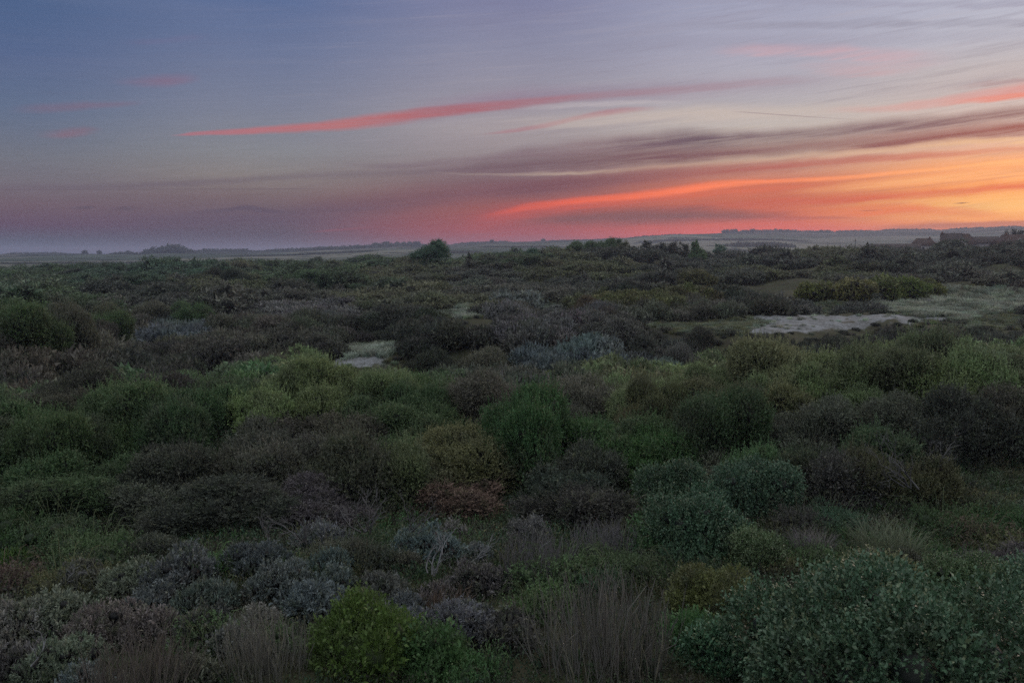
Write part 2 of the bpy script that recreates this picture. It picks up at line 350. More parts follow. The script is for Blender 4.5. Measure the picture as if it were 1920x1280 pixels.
# ------------------------------------------------------------------ mesh accumulation
class Acc:
    def __init__(self): self.V, self.Fq, self.Ft, self.T, self.n = [], [], [], [], 0
    def quads(self, V, t):           # V (n,4,3), t (n,)
        n = len(V); self.V.append(V.reshape(-1, 3)); self.T.append(np.repeat(t, 4))
        self.Fq.append(np.arange(n * 4).reshape(n, 4) + self.n); self.n += n * 4
    def tris(self, V, t):
        n = len(V); self.V.append(V.reshape(-1, 3)); self.T.append(np.repeat(t, 3))
        self.Ft.append(np.arange(n * 3).reshape(n, 3) + self.n); self.n += n * 3
    def grid(self, P, t):            # P (a,b,3) sheet
        a, b = P.shape[:2]; self.V.append(P.reshape(-1, 3)); self.T.append(np.asarray(t, float).reshape(-1) if np.ndim(t) else np.full(a * b, t))
        i = np.arange(a * b).reshape(a, b)
        self.Fq.append(np.stack([i[:-1, :-1], i[1:, :-1], i[1:, 1:], i[:-1, 1:]], -1).reshape(-1, 4) + self.n); self.n += a * b
    def tubes(self, paths, rad, t, sides=3):
        """paths (n,k,3), rad (n,k), t (n,)"""
        n, k, _ = paths.shape
        d = np.gradient(paths, axis=1); d /= np.linalg.norm(d, axis=2, keepdims=True) + 1e-9
        ref = np.where(np.abs(d[..., 2:3]) > 0.9, np.array([1., 0, 0]), np.array([0, 0, 1.]))
        s = np.cross(d, ref); s /= np.linalg.norm(s, axis=2, keepdims=True) + 1e-9
        u = np.cross(s, d)
        a = np.arange(sides) * 2 * math.pi / sides
        ring = paths[:, :, None] + rad[:, :, None, None] * (s[:, :, None] * np.cos(a)[:, None] + u[:, :, None] * np.sin(a)[:, None])
        self.V.append(ring.reshape(-1, 3)); self.T.append(np.repeat(t, k * sides))
        i = np.arange(n * k * sides).reshape(n, k, sides)
        j = np.roll(i, -1, axis=2)
        self.Fq.append(np.stack([i[:, :-1], j[:, :-1], j[:, 1:], i[:, 1:]], -1).reshape(-1, 4) + self.n); self.n += n * k * sides
    def box(self, x0, x1, y0, y1, z0, z1, t=0.5):
        c = np.array([[x, y, z] for z in (z0, z1) for y in (y0, y1) for x in (x0, x1)], float)
        f = np.array([(0, 2, 3, 1), (4, 5, 7, 6), (0, 1, 5, 4), (2, 6, 7, 3), (0, 4, 6, 2), (1, 3, 7, 5)])
        self.V.append(c); self.T.append(np.full(8, t)); self.Fq.append(f + self.n); self.n += 8
    def poly(self, pts, faces, t=0.5):
        pts = np.array(pts, float); self.V.append(pts); self.T.append(np.full(len(pts), t))
        for f in faces: (self.Fq if len(f) == 4 else self.Ft).append(np.array([f]) + self.n)
        self.n += len(pts)
    def mesh(self, name, mat, smooth=False):
        V = np.concatenate(self.V).astype(np.float32)
        q = np.concatenate(self.Fq) if self.Fq else np.zeros((0, 4), int)
        t = np.concatenate(self.Ft) if self.Ft else np.zeros((0, 3), int)
        me = D.meshes.new(name)
        me.vertices.add(len(V)); me.vertices.foreach_set('co', V.ravel())
        L = np.concatenate([q.ravel(), t.ravel()]).astype(np.int32)
        me.loops.add(len(L)); me.loops.foreach_set('vertex_index', L)
        np_ = len(q) + len(t); me.polygons.add(np_)
        st = np.concatenate([np.arange(len(q)) * 4, len(q) * 4 + np.arange(len(t)) * 3]).astype(np.int32)
        me.polygons.foreach_set('loop_start', st)
        me.update(calc_edges=True)
        if smooth: me.polygons.foreach_set('use_smooth', np.ones(np_, bool))
        a = me.attributes.new('tint', 'FLOAT', 'POINT')
        a.data.foreach_set('value', np.concatenate(self.T).astype(np.float32))
        if mat: me.materials.append(mat)
        return me

def unit(v): return v / (np.linalg.norm(v, axis=-1, keepdims=True) + 1e-9)
def rvec(rng, *shape): return unit(rng.normal(size=(*shape, 3)))

UP = np.array([0, 0, 1.0])
def leaves(acc, P, Dr, L, W, tint, rng, tri=False, curl=0.25):
    """flat leaves: base points P, directions Dr, length L, width W"""
    n = len(P)
    s = unit(np.cross(Dr, UP) + rvec(rng, n) * .85)
    s = unit(s - (s * Dr).sum(1, keepdims=True) * Dr)
    nn = np.cross(s, Dr)
    L = np.broadcast_to(np.asarray(L, float), (n,))[:, None]; W = np.broadcast_to(np.asarray(W, float), (n,))[:, None]
    if tri:
        acc.tris(np.stack([P - s * W * .5, P + s * W * .5, P + Dr * L], 1), tint); return
    m = P + Dr * L * .5 + nn * L * curl * 0.4
    acc.quads(np.stack([P, m + s * W * .5, P + Dr * L - nn * L * curl * .3, m - s * W * .5], 1), tint)

def lobes(rng, Rr, H, n, lo=.3, hi=.5, irregular=.15):
    C = [np.array([0, 0, H * .12])]; A = [np.array([Rr * .82, Rr * .82 * rng.uniform(.85, 1.1), H * .8])]
    for _ in range(n):
        d = rvec(rng); d[2] = abs(d[2]) * 0.9 + .05
        d = unit(d)
        c = C[0] + d * A[0] * rng.uniform(.75, 1.0 + irregular)
        r = Rr * rng.uniform(lo, hi)
        C.append(c); A.append(np.array([r, r, min(r, H * .6) * rng.uniform(.7, 1)]))
    C, A = np.array(C), np.array(A)
    ex = (np.hypot(C[:, 0], C[:, 1]) + A[:, 0]).max(); ez = (C[:, 2] + A[:, 2]).max()
    k = np.array([Rr * 1.04 / ex, Rr * 1.04 / ex, H / ez])
    return C * k, A * k

def surf(rng, LB, n, thick=.12, zmin=.02):
    """n points near the outside of a set of ellipsoids, with outward normals"""
    C, A = LB; w = A[:, 0] ** 2; w = w / w.sum()
    P, N = [], []; got = 0
    for _ in range(40):
        k = rng.choice(len(C), n * 2, p=w); u = rvec(rng, n * 2)
        s = 1 - thick * rng.random(n * 2)[:, None] ** 1.5
        p = C[k] + u * A[k] * s; nn = unit(u / A[k])
        ok = p[:, 2] > zmin
        for c, a in zip(C, A): ok &= (((p - c) / a) ** 2).sum(1) > (0.93 - thick * 1.6)
        P.append(p[ok]); N.append(nn[ok]); got += ok.sum()
        if got >= n: break
    return np.concatenate(P)[:n], np.concatenate(N)[:n]

def core(acc, rng, LB, k=.8, a=7, b=5):
    """dense inside of a bush: added opaque hull, shade painted into its dark colour"""
    th = np.linspace(0, 2 * math.pi, a + 1)[:, None]; ph = np.linspace(.02, math.pi * .62, b)[None]
    for c, r in zip(*LB):
        j = 1 + rng.uniform(-.06, .06, (a + 1, b)); j[-1] = j[0]
        p = np.stack([np.cos(th) * np.sin(ph) * j, np.sin(th) * np.sin(ph) * j, np.cos(ph) * np.ones_like(th) * j], -1)
        acc.grid(p * r * k + c, -.5)  # tint set below any leaf's, painting the bush's inner shade
def shoots(acc, rng, P, N, k, L, ll, lw, up=.7, spread=.9, tri=False, tmin=.15, jitter=.35, tipbias=0.0):
    """leafy shoots: k leaves spiralling along a short twig"""
    n = len(P)
    Dr = unit(N * (1 - up) + UP * up + rng.normal(size=(n, 3)) * jitter)
    Ls = L * rng.uniform(.6, 1.3, n)
    t = np.linspace(tmin, 1, k)[None, :] * np.ones((n, 1)) + rng.uniform(-.04, .04, (n, k))
    base = P[:, None] + Dr[:, None] * (t * Ls[:, None])[..., None]
    rad = rng.normal(size=(n, k, 3)); rad -= (rad * Dr[:, None]).sum(-1, keepdims=True) * Dr[:, None]; rad = unit(rad)
    sp = (spread * (1.15 - .5 * t))[..., None]
    ld = unit(Dr[:, None] + rad * sp)
    tint = np.clip((rng.random(n) * .6 + .2)[:, None] + rng.uniform(-.22, .22, (n, k)) + tipbias * (t - .5), 0, 1)
    leaves(acc, base.reshape(-1, 3), ld.reshape(-1, 3), (ll * rng.uniform(.7, 1.25, (n, k))).ravel(), lw, tint.ravel(), rng, tri)
    return P, Dr, Ls

def curved(rng, A, B, k=4, bend=.12):
    """n paths from A to B with k points and a bend"""
    n = len(A); t = np.linspace(0, 1, k)[None, :, None]
    L = np.linalg.norm(B - A, axis=1)[:, None, None]
    off = rng.normal(size=(n, 1, 3)) * bend * L * np.sin(np.pi * t) + rng.normal(size=(n, k, 3)) * L * bend * .15 * (t > 0)
    return A[:, None] * (1 - t) + B[:, None] * t + off

def stems_to(acc, rng, LB, n, r0, spread=.25, sides=3):
    P, N = surf(rng, LB, n, .3)
    A = np.zeros((n, 3)); A[:, :2] = rng.normal(size=(n, 2)) * LB[1][0, 0] * spread * .5; A[:, 2] = -.15
    pa = curved(rng, A, P, 5, .08)
    acc.tubes(pa, r0 * np.linspace(1, .25, 5)[None] * rng.uniform(.6, 1.2, (n, 1)), rng.random(n), sides)

# ------------------------------------------------------------------ materials
MATS = {}
def leaf_mat(name, src, dry=(.075, .06, .052), drymix=.45, scale=1.1, rough=.55, trans=.25, spec=.3, vary=.55):
    """foliage: colour from the object (src 'obj') or from its instance (src 'inst'); leaf to leaf variation and drier patches"""
    key = name + '_' + src
    if key in MATS: return MATS[key]
    m = D.materials.new(key); m.use_nodes = True; S.tree = m.node_tree; T = m.node_tree; T.nodes.clear()
    if src == 'obj':
        oi = T.nodes.new('ShaderNodeObjectInfo'); col = oi.outputs['Color']; rnd = S(oi.outputs['Random'])
    else:
        at = T.nodes.new('ShaderNodeAttribute'); at.attribute_type = 'INSTANCER'; at.attribute_name = 'col'; col = at.outputs['Color']
        oi = T.nodes.new('ShaderNodeObjectInfo'); rnd = S(oi.outputs['Random'])
    ta = T.nodes.new('ShaderNodeAttribute'); ta.attribute_name = 'tint'; tint = S(ta.outputs['Fac'])
    ge = T.nodes.new('ShaderNodeNewGeometry')
    nz = noise(ge.outputs['Position'], scale, 3, .6)
    nz2 = noise(ge.outputs['Position'], scale * .23, 2, .5)
    f = ((nz * .6 + nz2 * .4).sstep(.46, .64, 0, drymix) + (tint - .5) * .35 * drymix)
    c = mixc(f, col, dry)
    nz3 = noise(ge.outputs['Position'], scale * .8 + 1.7, 2, .5)
    c = mixc(nz3.sstep(.54, .66, 0, drymix), c, (.085, .115, .06))
    c = mixc(tint.sstep(.8, 1.0, 0, .5), c, (.16, .15, .075))
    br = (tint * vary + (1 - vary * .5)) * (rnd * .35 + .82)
    vm = T.nodes.new('ShaderNodeVectorMath'); vm.operation = 'SCALE'
    T.links.new(c, vm.inputs[0]); T.links.new(br.s, vm.inputs['Scale'])
    b = T.nodes.new('ShaderNodeBsdfPrincipled'); T.links.new(vm.outputs[0], b.inputs['Base Color'])
    b.inputs['Roughness'].default_value = rough; b.inputs['Specular IOR Level'].default_value = spec
    out = T.nodes.new('ShaderNodeOutputMaterial')
    if trans > 0:
        tr = T.nodes.new('ShaderNodeBsdfTranslucent'); T.links.new(vm.outputs[0], tr.inputs[0])
        mx = T.nodes.new('ShaderNodeMixShader'); mx.inputs[0].default_value = trans
        T.links.new(b.outputs[0], mx.inputs[1]); T.links.new(tr.outputs[0], mx.inputs[2]); T.links.new(mx.outputs[0], out.inputs[0])
    else: T.links.new(b.outputs[0], out.inputs[0])
    MATS[key] = m
    return m

def plain_mat(name, col, rough=.8, col2=None, scale=3.0, spec=.3, metallic=0):
    if name in MATS: return MATS[name]
    m = D.materials.new(name); m.use_nodes = True; S.tree = m.node_tree; T = m.node_tree
    b = T.nodes['Principled BSDF']; b.inputs['Roughness'].default_value = rough
    b.inputs['Specular IOR Level'].default_value = spec; b.inputs['Metallic'].default_value = metallic
    ge = T.nodes.new('ShaderNodeNewGeometry')
    ta = T.nodes.new('ShaderNodeAttribute'); ta.attribute_name = 'tint'
    nz = noise(ge.outputs['Position'], scale, 4, .6)
    c = mixc(nz.sstep(.35, .65), col, col2 or tuple(x * .65 for x in col))
    T.links.new(c, b.inputs['Base Color'])
    MATS[name] = m
    return m

# ------------------------------------------------------------------ object helpers
def obj(name, me, parent=None, loc=(0, 0, 0), rot=(0, 0, 0), scale=(1, 1, 1), color=None):
    o = D.objects.new(name, me); COL.objects.link(o)
    o.location = loc; o.rotation_euler = rot; o.scale = scale
    if color is not None: o.color = (*[float(v) for v in color], 1)
    if parent: o.parent = parent
    return o
def tag(o, label=None, cat=None, group=None, kind=None):
    for k, v in (('label', label), ('category', cat), ('group', group), ('kind', kind)):
        if v: o[k] = v
    return o

# ------------------------------------------------------------------ land
# bare or grassy openings in the scrub: (px, py, half width, half height, kind)
OPENINGS = [
 (1520, 607, 82, 17, 'sand'), (1655, 599, 62, 7, 'sand'), (1455, 597, 45, 8, 'sand'), (1480, 620, 60, 7, 'sand'), (1590, 613, 40, 6, 'sand'), (1740, 600, 60, 5, 'sand'), (655, 680, 42, 12, 'sand'), (1340, 513, 16, 5, 'sand'),
 (330, 498, 48, 3, 'sand'), (1650, 512, 20, 4, 'sand'),
 (1860, 560, 130, 24, 'marram'), (1780, 585, 80, 14, 'marram'), (1700, 575, 70, 11, 'marram'), (1840, 603, 110, 12, 'grass'), (1400, 611, 80, 12, 'grass'), (1290, 617, 60, 7, 'grass'),
 (870, 586, 55, 8, 'marram'), (1018, 574, 22, 14, 'marram'), (1060, 575, 11, 10, 'marram'), (690, 657, 42, 13, 'marram'), (710, 686, 36, 9, 'grass'),
 (505, 512, 40, 5, 'marram'), (1560, 575, 60, 6, 'grass'), (1880, 925, 90, 34, 'grass'), (230, 632, 60, 5, 'grass'),
 (560, 700, 35, 4, 'grass'), (840, 724, 14, 6, 'grass'), (1200, 596, 30, 6, 'grass'), (1560, 655, 40, 4, 'grass'), (420, 690, 36, 5, 'marram'),
]
def opening(px, py, kinds=('sand', 'marram', 'grass'), grow=1.0):
    px, py = np.asarray(px, float), np.asarray(py, float)
    wx, wy = vnoise(px / 34, py / 11, 91) + .5 * vnoise(px / 14, py / 5, 92), vnoise(px / 40, py / 13, 93) + .5 * vnoise(px / 15, py / 5, 94)
    px, py = px + wx * 62, py + wy * 15
    m = np.zeros_like(px)
    for x, y, w, h, k in OPENINGS:
        if k in kinds:
            q = 1.25 - np.sqrt(((px - x) / (w * grow)) ** 2 + ((py - y) / (h * grow)) ** 2)
            m = np.maximum(m, np.clip(q / .5, 0, 1))
    return m

rr = np.concatenate([[0.02], 0.6 * 1.0135 ** np.arange(0, 720)])
rr = rr[rr < 9500]
aa = np.radians(np.concatenate([np.arange(-180, -44, 4.0), np.arange(-44, 44, .22), np.arange(44, 180.1, 4.0)]))
GX = np.sin(aa)[:, None] * rr; GY = np.cos(aa)[:, None] * rr
GZ = height(GX, GY)
# fine sand and litter relief
GZ = GZ + vnoise(GX * 1.7, GY * 1.7, 77) * .12 * sst(np.hypot(GX, GY), 3, 9) * (1 - sst(np.hypot(GX, GY), 150, 300))
front = (GY > 1) & (np.abs(np.degrees(np.arctan2(GX, GY))) < 44)
PX, PY = to_pix(GX, np.where(front, GY, 1), GZ)
def attr(kinds):
    return np.where(front & (np.hypot(GX, GY) < 500), opening(PX, PY, kinds), 0)
A_SAND, A_GRASS = attr(('sand',)), attr(('marram', 'grass'))

def land_mat():
    m = D.materials.new('dune_soil'); m.use_nodes = True; S.tree = m.node_tree; T = m.node_tree
    b = T.nodes['Principled BSDF']; b.inputs['Roughness'].default_value = .95; b.inputs['Specular IOR Level'].default_value = .1
    ge = T.nodes.new('ShaderNodeNewGeometry'); P = ge.outputs['Position']
    n1, n2, n3 = noise(P, .5, 5, .65), noise(P, 5.0, 4, .6), noise(P, .08, 3, .5)
    a1 = T.nodes.new('ShaderNodeAttribute'); a1.attribute_name = 'sand'
    a2 = T.nodes.new('ShaderNodeAttribute'); a2.attribute_name = 'grass'
    c = mixc(n1.sstep(.35, .65), (.045, .04, .028), (.06, .065, .035))
    c = mixc(n3.sstep(.4, .6, 0, .6), c, (.075, .07, .045))
    g = S(a2.outputs['Fac']) + (n1 - .5) * 1.6
    c = mixc(g.sstep(.35, .7), c, mixc((n2 * .6 + n1 * .4).sstep(.4, .62), (.055, .06, .04), (.17, .165, .125)))
    s = S(a1.outputs['Fac']) + (n1 - .5) * 2.2 + (n2 - .5) * 1.2
    c = mixc(s.sstep(.3, .6), c, mixc((n2 * .5 + n1 * .5).sstep(.42, .6), (.27, .275, .29), (.11, .11, .105)))
    T.links.new(c, b.inputs['Base Color'])
    bp = T.nodes.new('ShaderNodeBump'); bp.inputs['Strength'].default_value = .5; bp.inputs['Distance'].default_value = .06
    T.links.new(n2.s, bp.inputs['Height']); T.links.new(bp.outputs[0], b.inputs['Normal'])
    return m

def farm_mat(name, cols, cell, woods):
    """strip fields seen from far off, hedges between, dark woods"""
    m = D.materials.new(name); m.use_nodes = True; S.tree = m.node_tree; T = m.node_tree
    b = T.nodes['Principled BSDF']; b.inputs['Roughness'].default_value = .95; b.inputs['Specular IOR Level'].default_value = .05
    ge = T.nodes.new('ShaderNodeNewGeometry'); P = ge.outputs['Position']
    sp = T.nodes.new('ShaderNodeSeparateXYZ'); T.links.new(P, sp.inputs[0])
    X, Y = S(sp.outputs[0]), S(sp.outputs[1])
    v = T.nodes.new('ShaderNodeTexVoronoi'); v.feature = 'F1'; v.distance = 'CHEBYCHEV'
    T.links.new(xyz((X * .94 + Y * .34) / cell, (Y * .94 - X * .34) / (cell * .8), 0), v.inputs['Vector']); v.inputs['Scale'].default_value = 1
    pick = T.nodes.new('ShaderNodeSeparateColor'); T.links.new(v.outputs['Color'], pick.inputs[0])
    c = ramp(S(pick.outputs[0]), [(i / len(cols), q) for i, q in enumerate(cols)], 'CONSTANT')
    n = noise(P, .012, 4, .6); n2 = noise(P, .06, 3, .6)
    c = mixc(n2.sstep(.3, .7, 0, .35), c, tuple(x * .6 for x in cols[0]))
    c = mixc(n.sstep(*woods), c, (.03, .038, .026))
    T.links.new(c, b.inputs['Base Color'])
    return m

def land_piece(name, i0, i1, mat, label):
    acc = Acc(); P = np.stack([GX, GY, GZ], -1)[:, i0:i1]
    acc.grid(P, 0.5)
    me = acc.mesh(name, mat, True)
    me.flip_normals()
    for k, A in (('sand', A_SAND), ('grass', A_GRASS)):
        a = me.attributes.new(k, 'FLOAT', 'POINT'); a.data.foreach_set('value', A[:, i0:i1].astype(np.float32).ravel())
    return tag(obj(name, me), label, kind='structure')
iA, iB = int(np.searchsorted(rr, 640)), int(np.searchsorted(rr, 2150))
land_piece('ground', 0, iA + 1, land_mat(), 'rolling dune ground of dark litter, thin grass and open pale sand')
land_piece('fields', iA, iB + 1, farm_mat('farmland', [(.09, .11, .08), (.16, .155, .12), (.065, .085, .06), (.20, .19, .145), (.11, .12, .085)], 330, (.53, .58)),
           'flat farmland of stubble and pasture beyond the dunes')
land_piece('hills', iB, len(rr), farm_mat('hill_farmland', [(.06, .062, .052), (.12, .11, .09), (.045, .048, .04), (.075, .072, .06)], 420, (.47, .53)),
           'low wooded hills along the horizon')

# ------------------------------------------------------------------ haze
acc = Acc(); acc.box(-9800, 9800, -9800, 9800, -45, HTOP)
hm = D.materials.new('dusk_haze'); hm.use_nodes = True; T = hm.node_tree; T.nodes.clear()
pv = T.nodes.new('ShaderNodeVolumePrincipled'); pv.inputs['Color'].default_value = (.70, .76, 1.0, 1)
pv.inputs['Density'].default_value = HAZE; pv.inputs['Anisotropy'].default_value = 0.5
ho = T.nodes.new('ShaderNodeOutputMaterial'); T.links.new(pv.outputs[0], ho.inputs['Volume'])
me = acc.mesh('haze', hm)
tag(obj('haze', me), 'thin dusk haze lying over the dunes and hills', kind='stuff')

# ------------------------------------------------------------------ plant prototypes (meshes shared by the copies)
C_ = {k: tuple(v * 2.05 for v in c_) for k, c_ in dict(green=(.058, .094, .042), leafgreen=(.048, .100, .036), olive=(.088, .092, .044), brown=(.078, .078, .061), dark=(.047, .050, .041),
          greyblue=(.086, .104, .101), grey=(.100, .098, .095), teal=(.044, .086, .050), yellow=(.074, .088, .030), fresh=(.112, .142, .068), straw=(.088, .078, .070), bright=(.055, .100, .022),
          purple=(.082, .078, .082), rust=(.090, .068, .052), sage=(.095, .115, .080), red=(.060, .036, .034), lime=(.095, .105, .030), pale=(.19, .21, .17)).items()}
CN = dict(green='green', leafgreen='leaf-green', olive='olive', brown='brown', dark='dark', greyblue='blue-grey', grey='grey', teal='dark green', yellow='yellow-olive', fresh='light green', straw='pale brown',
          bright='bright green', purple='purple-grey', rust='rusty brown', sage='sage green', red='dark red', lime='yellow-green', pale='pale')
rng = np.random.default_rng(7)
G = np.random.default_rng

def P_willow(seed, q=1.0, R_=1.0, H=1.0, k=14, ns=800):
    """soft dome of upright leafy shoots"""
    ns = int(ns * R_ ** 1.7); r = G(seed); a = Acc(); LB = lobes(r, R_, H, 12, .28, .48)
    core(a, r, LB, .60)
    P, N = surf(r, LB, int(ns * q), .14)
    shoots(a, r, P - N * .05, N, k, .30, .08 / q ** .5, .034 / q ** .5, .58, .95, tipbias=.55)
    P, N = surf(r, LB, int(ns * .2) + 20, .1); k_ = P[:, 2] > H * .35
    shoots(a, r, P[k_], N[k_], 16, .6, .075, .03, .85, .8, jitter=.22)
    P, N = surf(r, LB, int(ns * .5 * q), .45)
    shoots(a, r, P, N, 6, .3, .11, .06, .4, 1.3)
    return a, LB
def P_thorn(seed, q=1.0, R_=1.0, H=1.0, ns=800):
    """dense twiggy dome with small dull leaves"""
    ns = int(ns * R_ ** 1.7); r = G(seed); a = Acc(); LB = lobes(r, R_, H, 16, .22, .42)
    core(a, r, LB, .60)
    P, N = surf(r, LB, int(ns * q), .14)
    _, Dr, Ls = shoots(a, r, P - N * .04, N, 11, .22, .052, .027, .5, 1.0, tipbias=.5)
    n = int(ns * .5 * q); A0 = P[:n] - N[:n] * .12; B0 = P[:n] + Dr[:n] * (Ls[:n] * 1.25)[:, None]
    a.tubes(curved(r, A0, B0, 3, .12), np.array([.007, .005, .002]) * np.ones((n, 1)), r.uniform(.3, 1, n))
    P, N = surf(r, LB, int(ns * .1) + 20, .1)
    _, Dr, Ls = shoots(a, r, P, N, 9, .5, .045, .022, .6, .9, jitter=.35)
    a.tubes(curved(r, P - N * .2, P + Dr * (Ls * 1.15)[:, None], 4, .08), np.array([.009, .008, .006, .003]) * np.ones((len(P), 1)), r.uniform(.5, 1, len(P)))
    P, N = surf(r, LB, int(ns * .6 * q), .45)
    shoots(a, r, P, N, 6, .25, .1, .055, .3, 1.3)
    return a, LB
def P_buckthorn(seed, q=1.0, R_=1.0, H=.7, ns=680, k=18):
    """cauliflower-like shrub: stiff whorled shoots of narrow grey leaves"""
    ns = int(ns * R_ ** 1.7); r = G(seed); a = Acc(); LB = lobes(r, R_, H, 22, .2, .36)
    core(a, r, LB, .48)
    P, N = surf(r, LB, int(ns * q), .08)
    shoots(a, r, P - N * .04, N, k, .13, .058, .0135, .45, .75, tmin=.3, jitter=.22, tipbias=.6)
    P, N = surf(r, LB, int(ns * .5 * q), .4)
    shoots(a, r, P, N, 6, .15, .09, .035, .3, 1.2)
    return a, LB
def P_broad(seed, q=1.0, R_=1.0, H=.85, ll=.062, ns=1150, k=9):
    ns = int(ns * R_ ** 1.7); r = G(seed); a = Acc(); LB = lobes(r, R_, H, 11, .25, .42)
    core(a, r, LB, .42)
    P, N = surf(r, LB, int(ns * q), .16)
    shoots(a, r, P, N, k, .26, ll, ll * .62, .35, 1.15, jitter=.4, tipbias=.4)
    P, N = surf(r, LB, int(ns * .5 * q), .4)
    shoots(a, r, P, N, 5, .25, .09, .055, .2, 1.3)
    return a, LB
def P_bramble(seed, q=1.0, R_=1.0, H=.45, ns=420):
    ns = int(ns * R_ ** 1.7); r = G(seed); a = Acc(); LB = lobes(r, R_, H, 12, .25, .4, .25)
    core(a, r, LB, .60)
    P, N = surf(r, LB, int(ns * q), .2)
    shoots(a, r, P, N, 7, .2, .055, .04, .25, 1.3, jitter=.5)
    n = 14; th = r.uniform(0, 6.28, n); A0 = np.stack([np.cos(th) * .3, np.sin(th) * .3, np.full(n, .1)], 1) * R_
    k = 6; t = np.linspace(0, 1, k)[None, :, None]
    B0 = np.stack([np.cos(th) * 1.1, np.sin(th) * 1.1, np.full(n, .15)], 1) * R_
    pa = A0[:, None] * (1 - t) + B0[:, None] * t + UP * (np.sin(np.pi * t) * H * r.uniform(1.0, 1.7, (n, 1, 1)))
    a.tubes(pa, np.linspace(.008, .003, k)[None] * np.ones((n, 1)), np.full(n, .9))
    return a, LB
def P_moss(seed, q=1.0, R_=1.0, H=.9, ns=2000):
    """tight mound of very fine fresh foliage"""
    ns = int(ns * R_ ** 1.7); r = G(seed); a = Acc(); LB = lobes(r, R_, H, 8, .3, .45)
    core(a, r, LB, .60)
    P, N = surf(r, LB, int(ns * q), .1)
    shoots(a, r, P, N, 9, .13, .034, .012, .5, .9, jitter=.4)
    P, N = surf(r, LB, int(ns * .4), .4)
    shoots(a, r, P, N, 5, .2, .08, .05, .3, 1.2)
    return a, LB
def P_twigs(seed, n=330, R_=1.0, H=1.0):
    """clump of bare upright stems, slightly fanned and forked"""
    r = G(seed); a = Acc()
    th = r.uniform(0, 6.28, n); rad = np.sqrt(r.random(n)) * .75 * R_
    A0 = np.stack([np.cos(th) * rad, np.sin(th) * rad, np.full(n, -.05)], 1)
    hh = H * (1 - .45 * (rad / R_) ** 2) * r.uniform(.6, 1.12, n)
    lean = A0[:, :2] * .2 + r.normal(size=(n, 2)) * .13 * H + np.array([-.08, 0]) * H
    B0 = A0 + np.concatenate([lean, hh[:, None]], 1)
    pa = curved(r, A0, B0, 4, .10)
    a.tubes(pa, np.array([.012, .011, .008, .004]) * r.uniform(.6, 1.3, (n, 1)), r.uniform(.2, 1, n))
    # side twigs
    m = n * 3; i = r.integers(0, n, m); t = r.uniform(.35, .9, m)
    k0 = np.minimum((t * 3).astype(int), 2); f = (t * 3 - k0)[:, None]
    s0 = pa[i, k0] * (1 - f) + pa[i, k0 + 1] * f
    d = unit(B0[i] - A0[i]) + rvec(r, m) * .5
    s1 = s0 + unit(d + UP * .5) * (r.uniform(.1, .28, m) * H)[:, None]
    a.tubes(curved(r, s0, s1, 3, .08), np.array([.0035, .003, .0015]) * np.ones((m, 1)), r.uniform(.1, 1, m))
    return a, None
def P_grass(seed, n=420, R_=1.0, H=1.0, w=.008, lean=.5):
    r = G(seed); a = Acc(); th = r.uniform(0, 6.28, n); rad = np.sqrt(r.random(n)) * .7 * R_
    A0 = np.stack([np.cos(th) * rad, np.sin(th) * rad, np.full(n, -.03)], 1)
    out = unit(A0 * [1, 1, 0] + r.normal(size=(n, 3)) * [.4, .4, 0]); L = H * r.uniform(.6, 1.1, n)[:, None]
    k = 5; t = np.linspace(0, 1, k)
    pa = np.stack([A0 + UP * L * (q - .25 * q ** 3) + out * L * lean * q ** 2.2 for q in t], 1)
    s = unit(np.cross(out, UP) + r.normal(size=(n, 3)) * .4)
    for j in range(k - 1):
        w0, w1 = w * (1 - t[j]) ** .6, w * (1 - t[j + 1]) ** .6 + .0006
        a.quads(np.stack([pa[:, j] - s * w0, pa[:, j] + s * w0, pa[:, j + 1] + s * w1, pa[:, j + 1] - s * w1], 1), r.random(n))
    return a, None
def P_lump(seed, R_=1.0, H=.6, ns=420, lf=.10, k=5, nl=20, up=.45):
    """scrub seen from 50 m and more: same build, coarser leaf sprays"""
    r = G(seed); a = Acc(); LB = lobes(r, R_, H, nl, .18, .38, .2)
    core(a, r, LB, .78, 6, 4)
    P, N = surf(r, LB, ns, .12)
    shoots(a, r, P, N, k, lf * 1.6, lf, lf * .42, up, .9, tri=True, jitter=.3)
    P, N = surf(r, LB, ns // 3, .4)
    shoots(a, r, P, N, 3, lf * 1.5, lf * 1.6, lf * 1.1, .3, 1.3, tri=True)
    return a, LB
def P_clump(seed, n=60, H=.3, lf=.06, w=.03):
    r = G(seed); a = Acc(); P = r.normal(size=(n, 3)) * [.22, .22, 0]; P[:, 2] = 0
    N = unit(P + UP * .3 + r.normal(size=(n, 3)) * .1)
    shoots(a, r, P, N, 7, H, lf, w, .5, 1.0)
    return a, None

def meshes(fn, name, n, src, seed, mat=None, **kw):
    out = []
    for i in range(n):
        a, LB = fn(seed + i * 13, **kw)
        out.append(a.mesh(name, mat or leaf_mat('leaf', src)))
    return out
def stem_mesh(seed, R_=1.0, H=1.0, n=26, r0=.014):
    r = G(seed); a = Acc(); LB = lobes(r, R_ * .92, H * .9, 4); stems_to(a, r, LB, n, r0); return a.mesh('stem', bark)

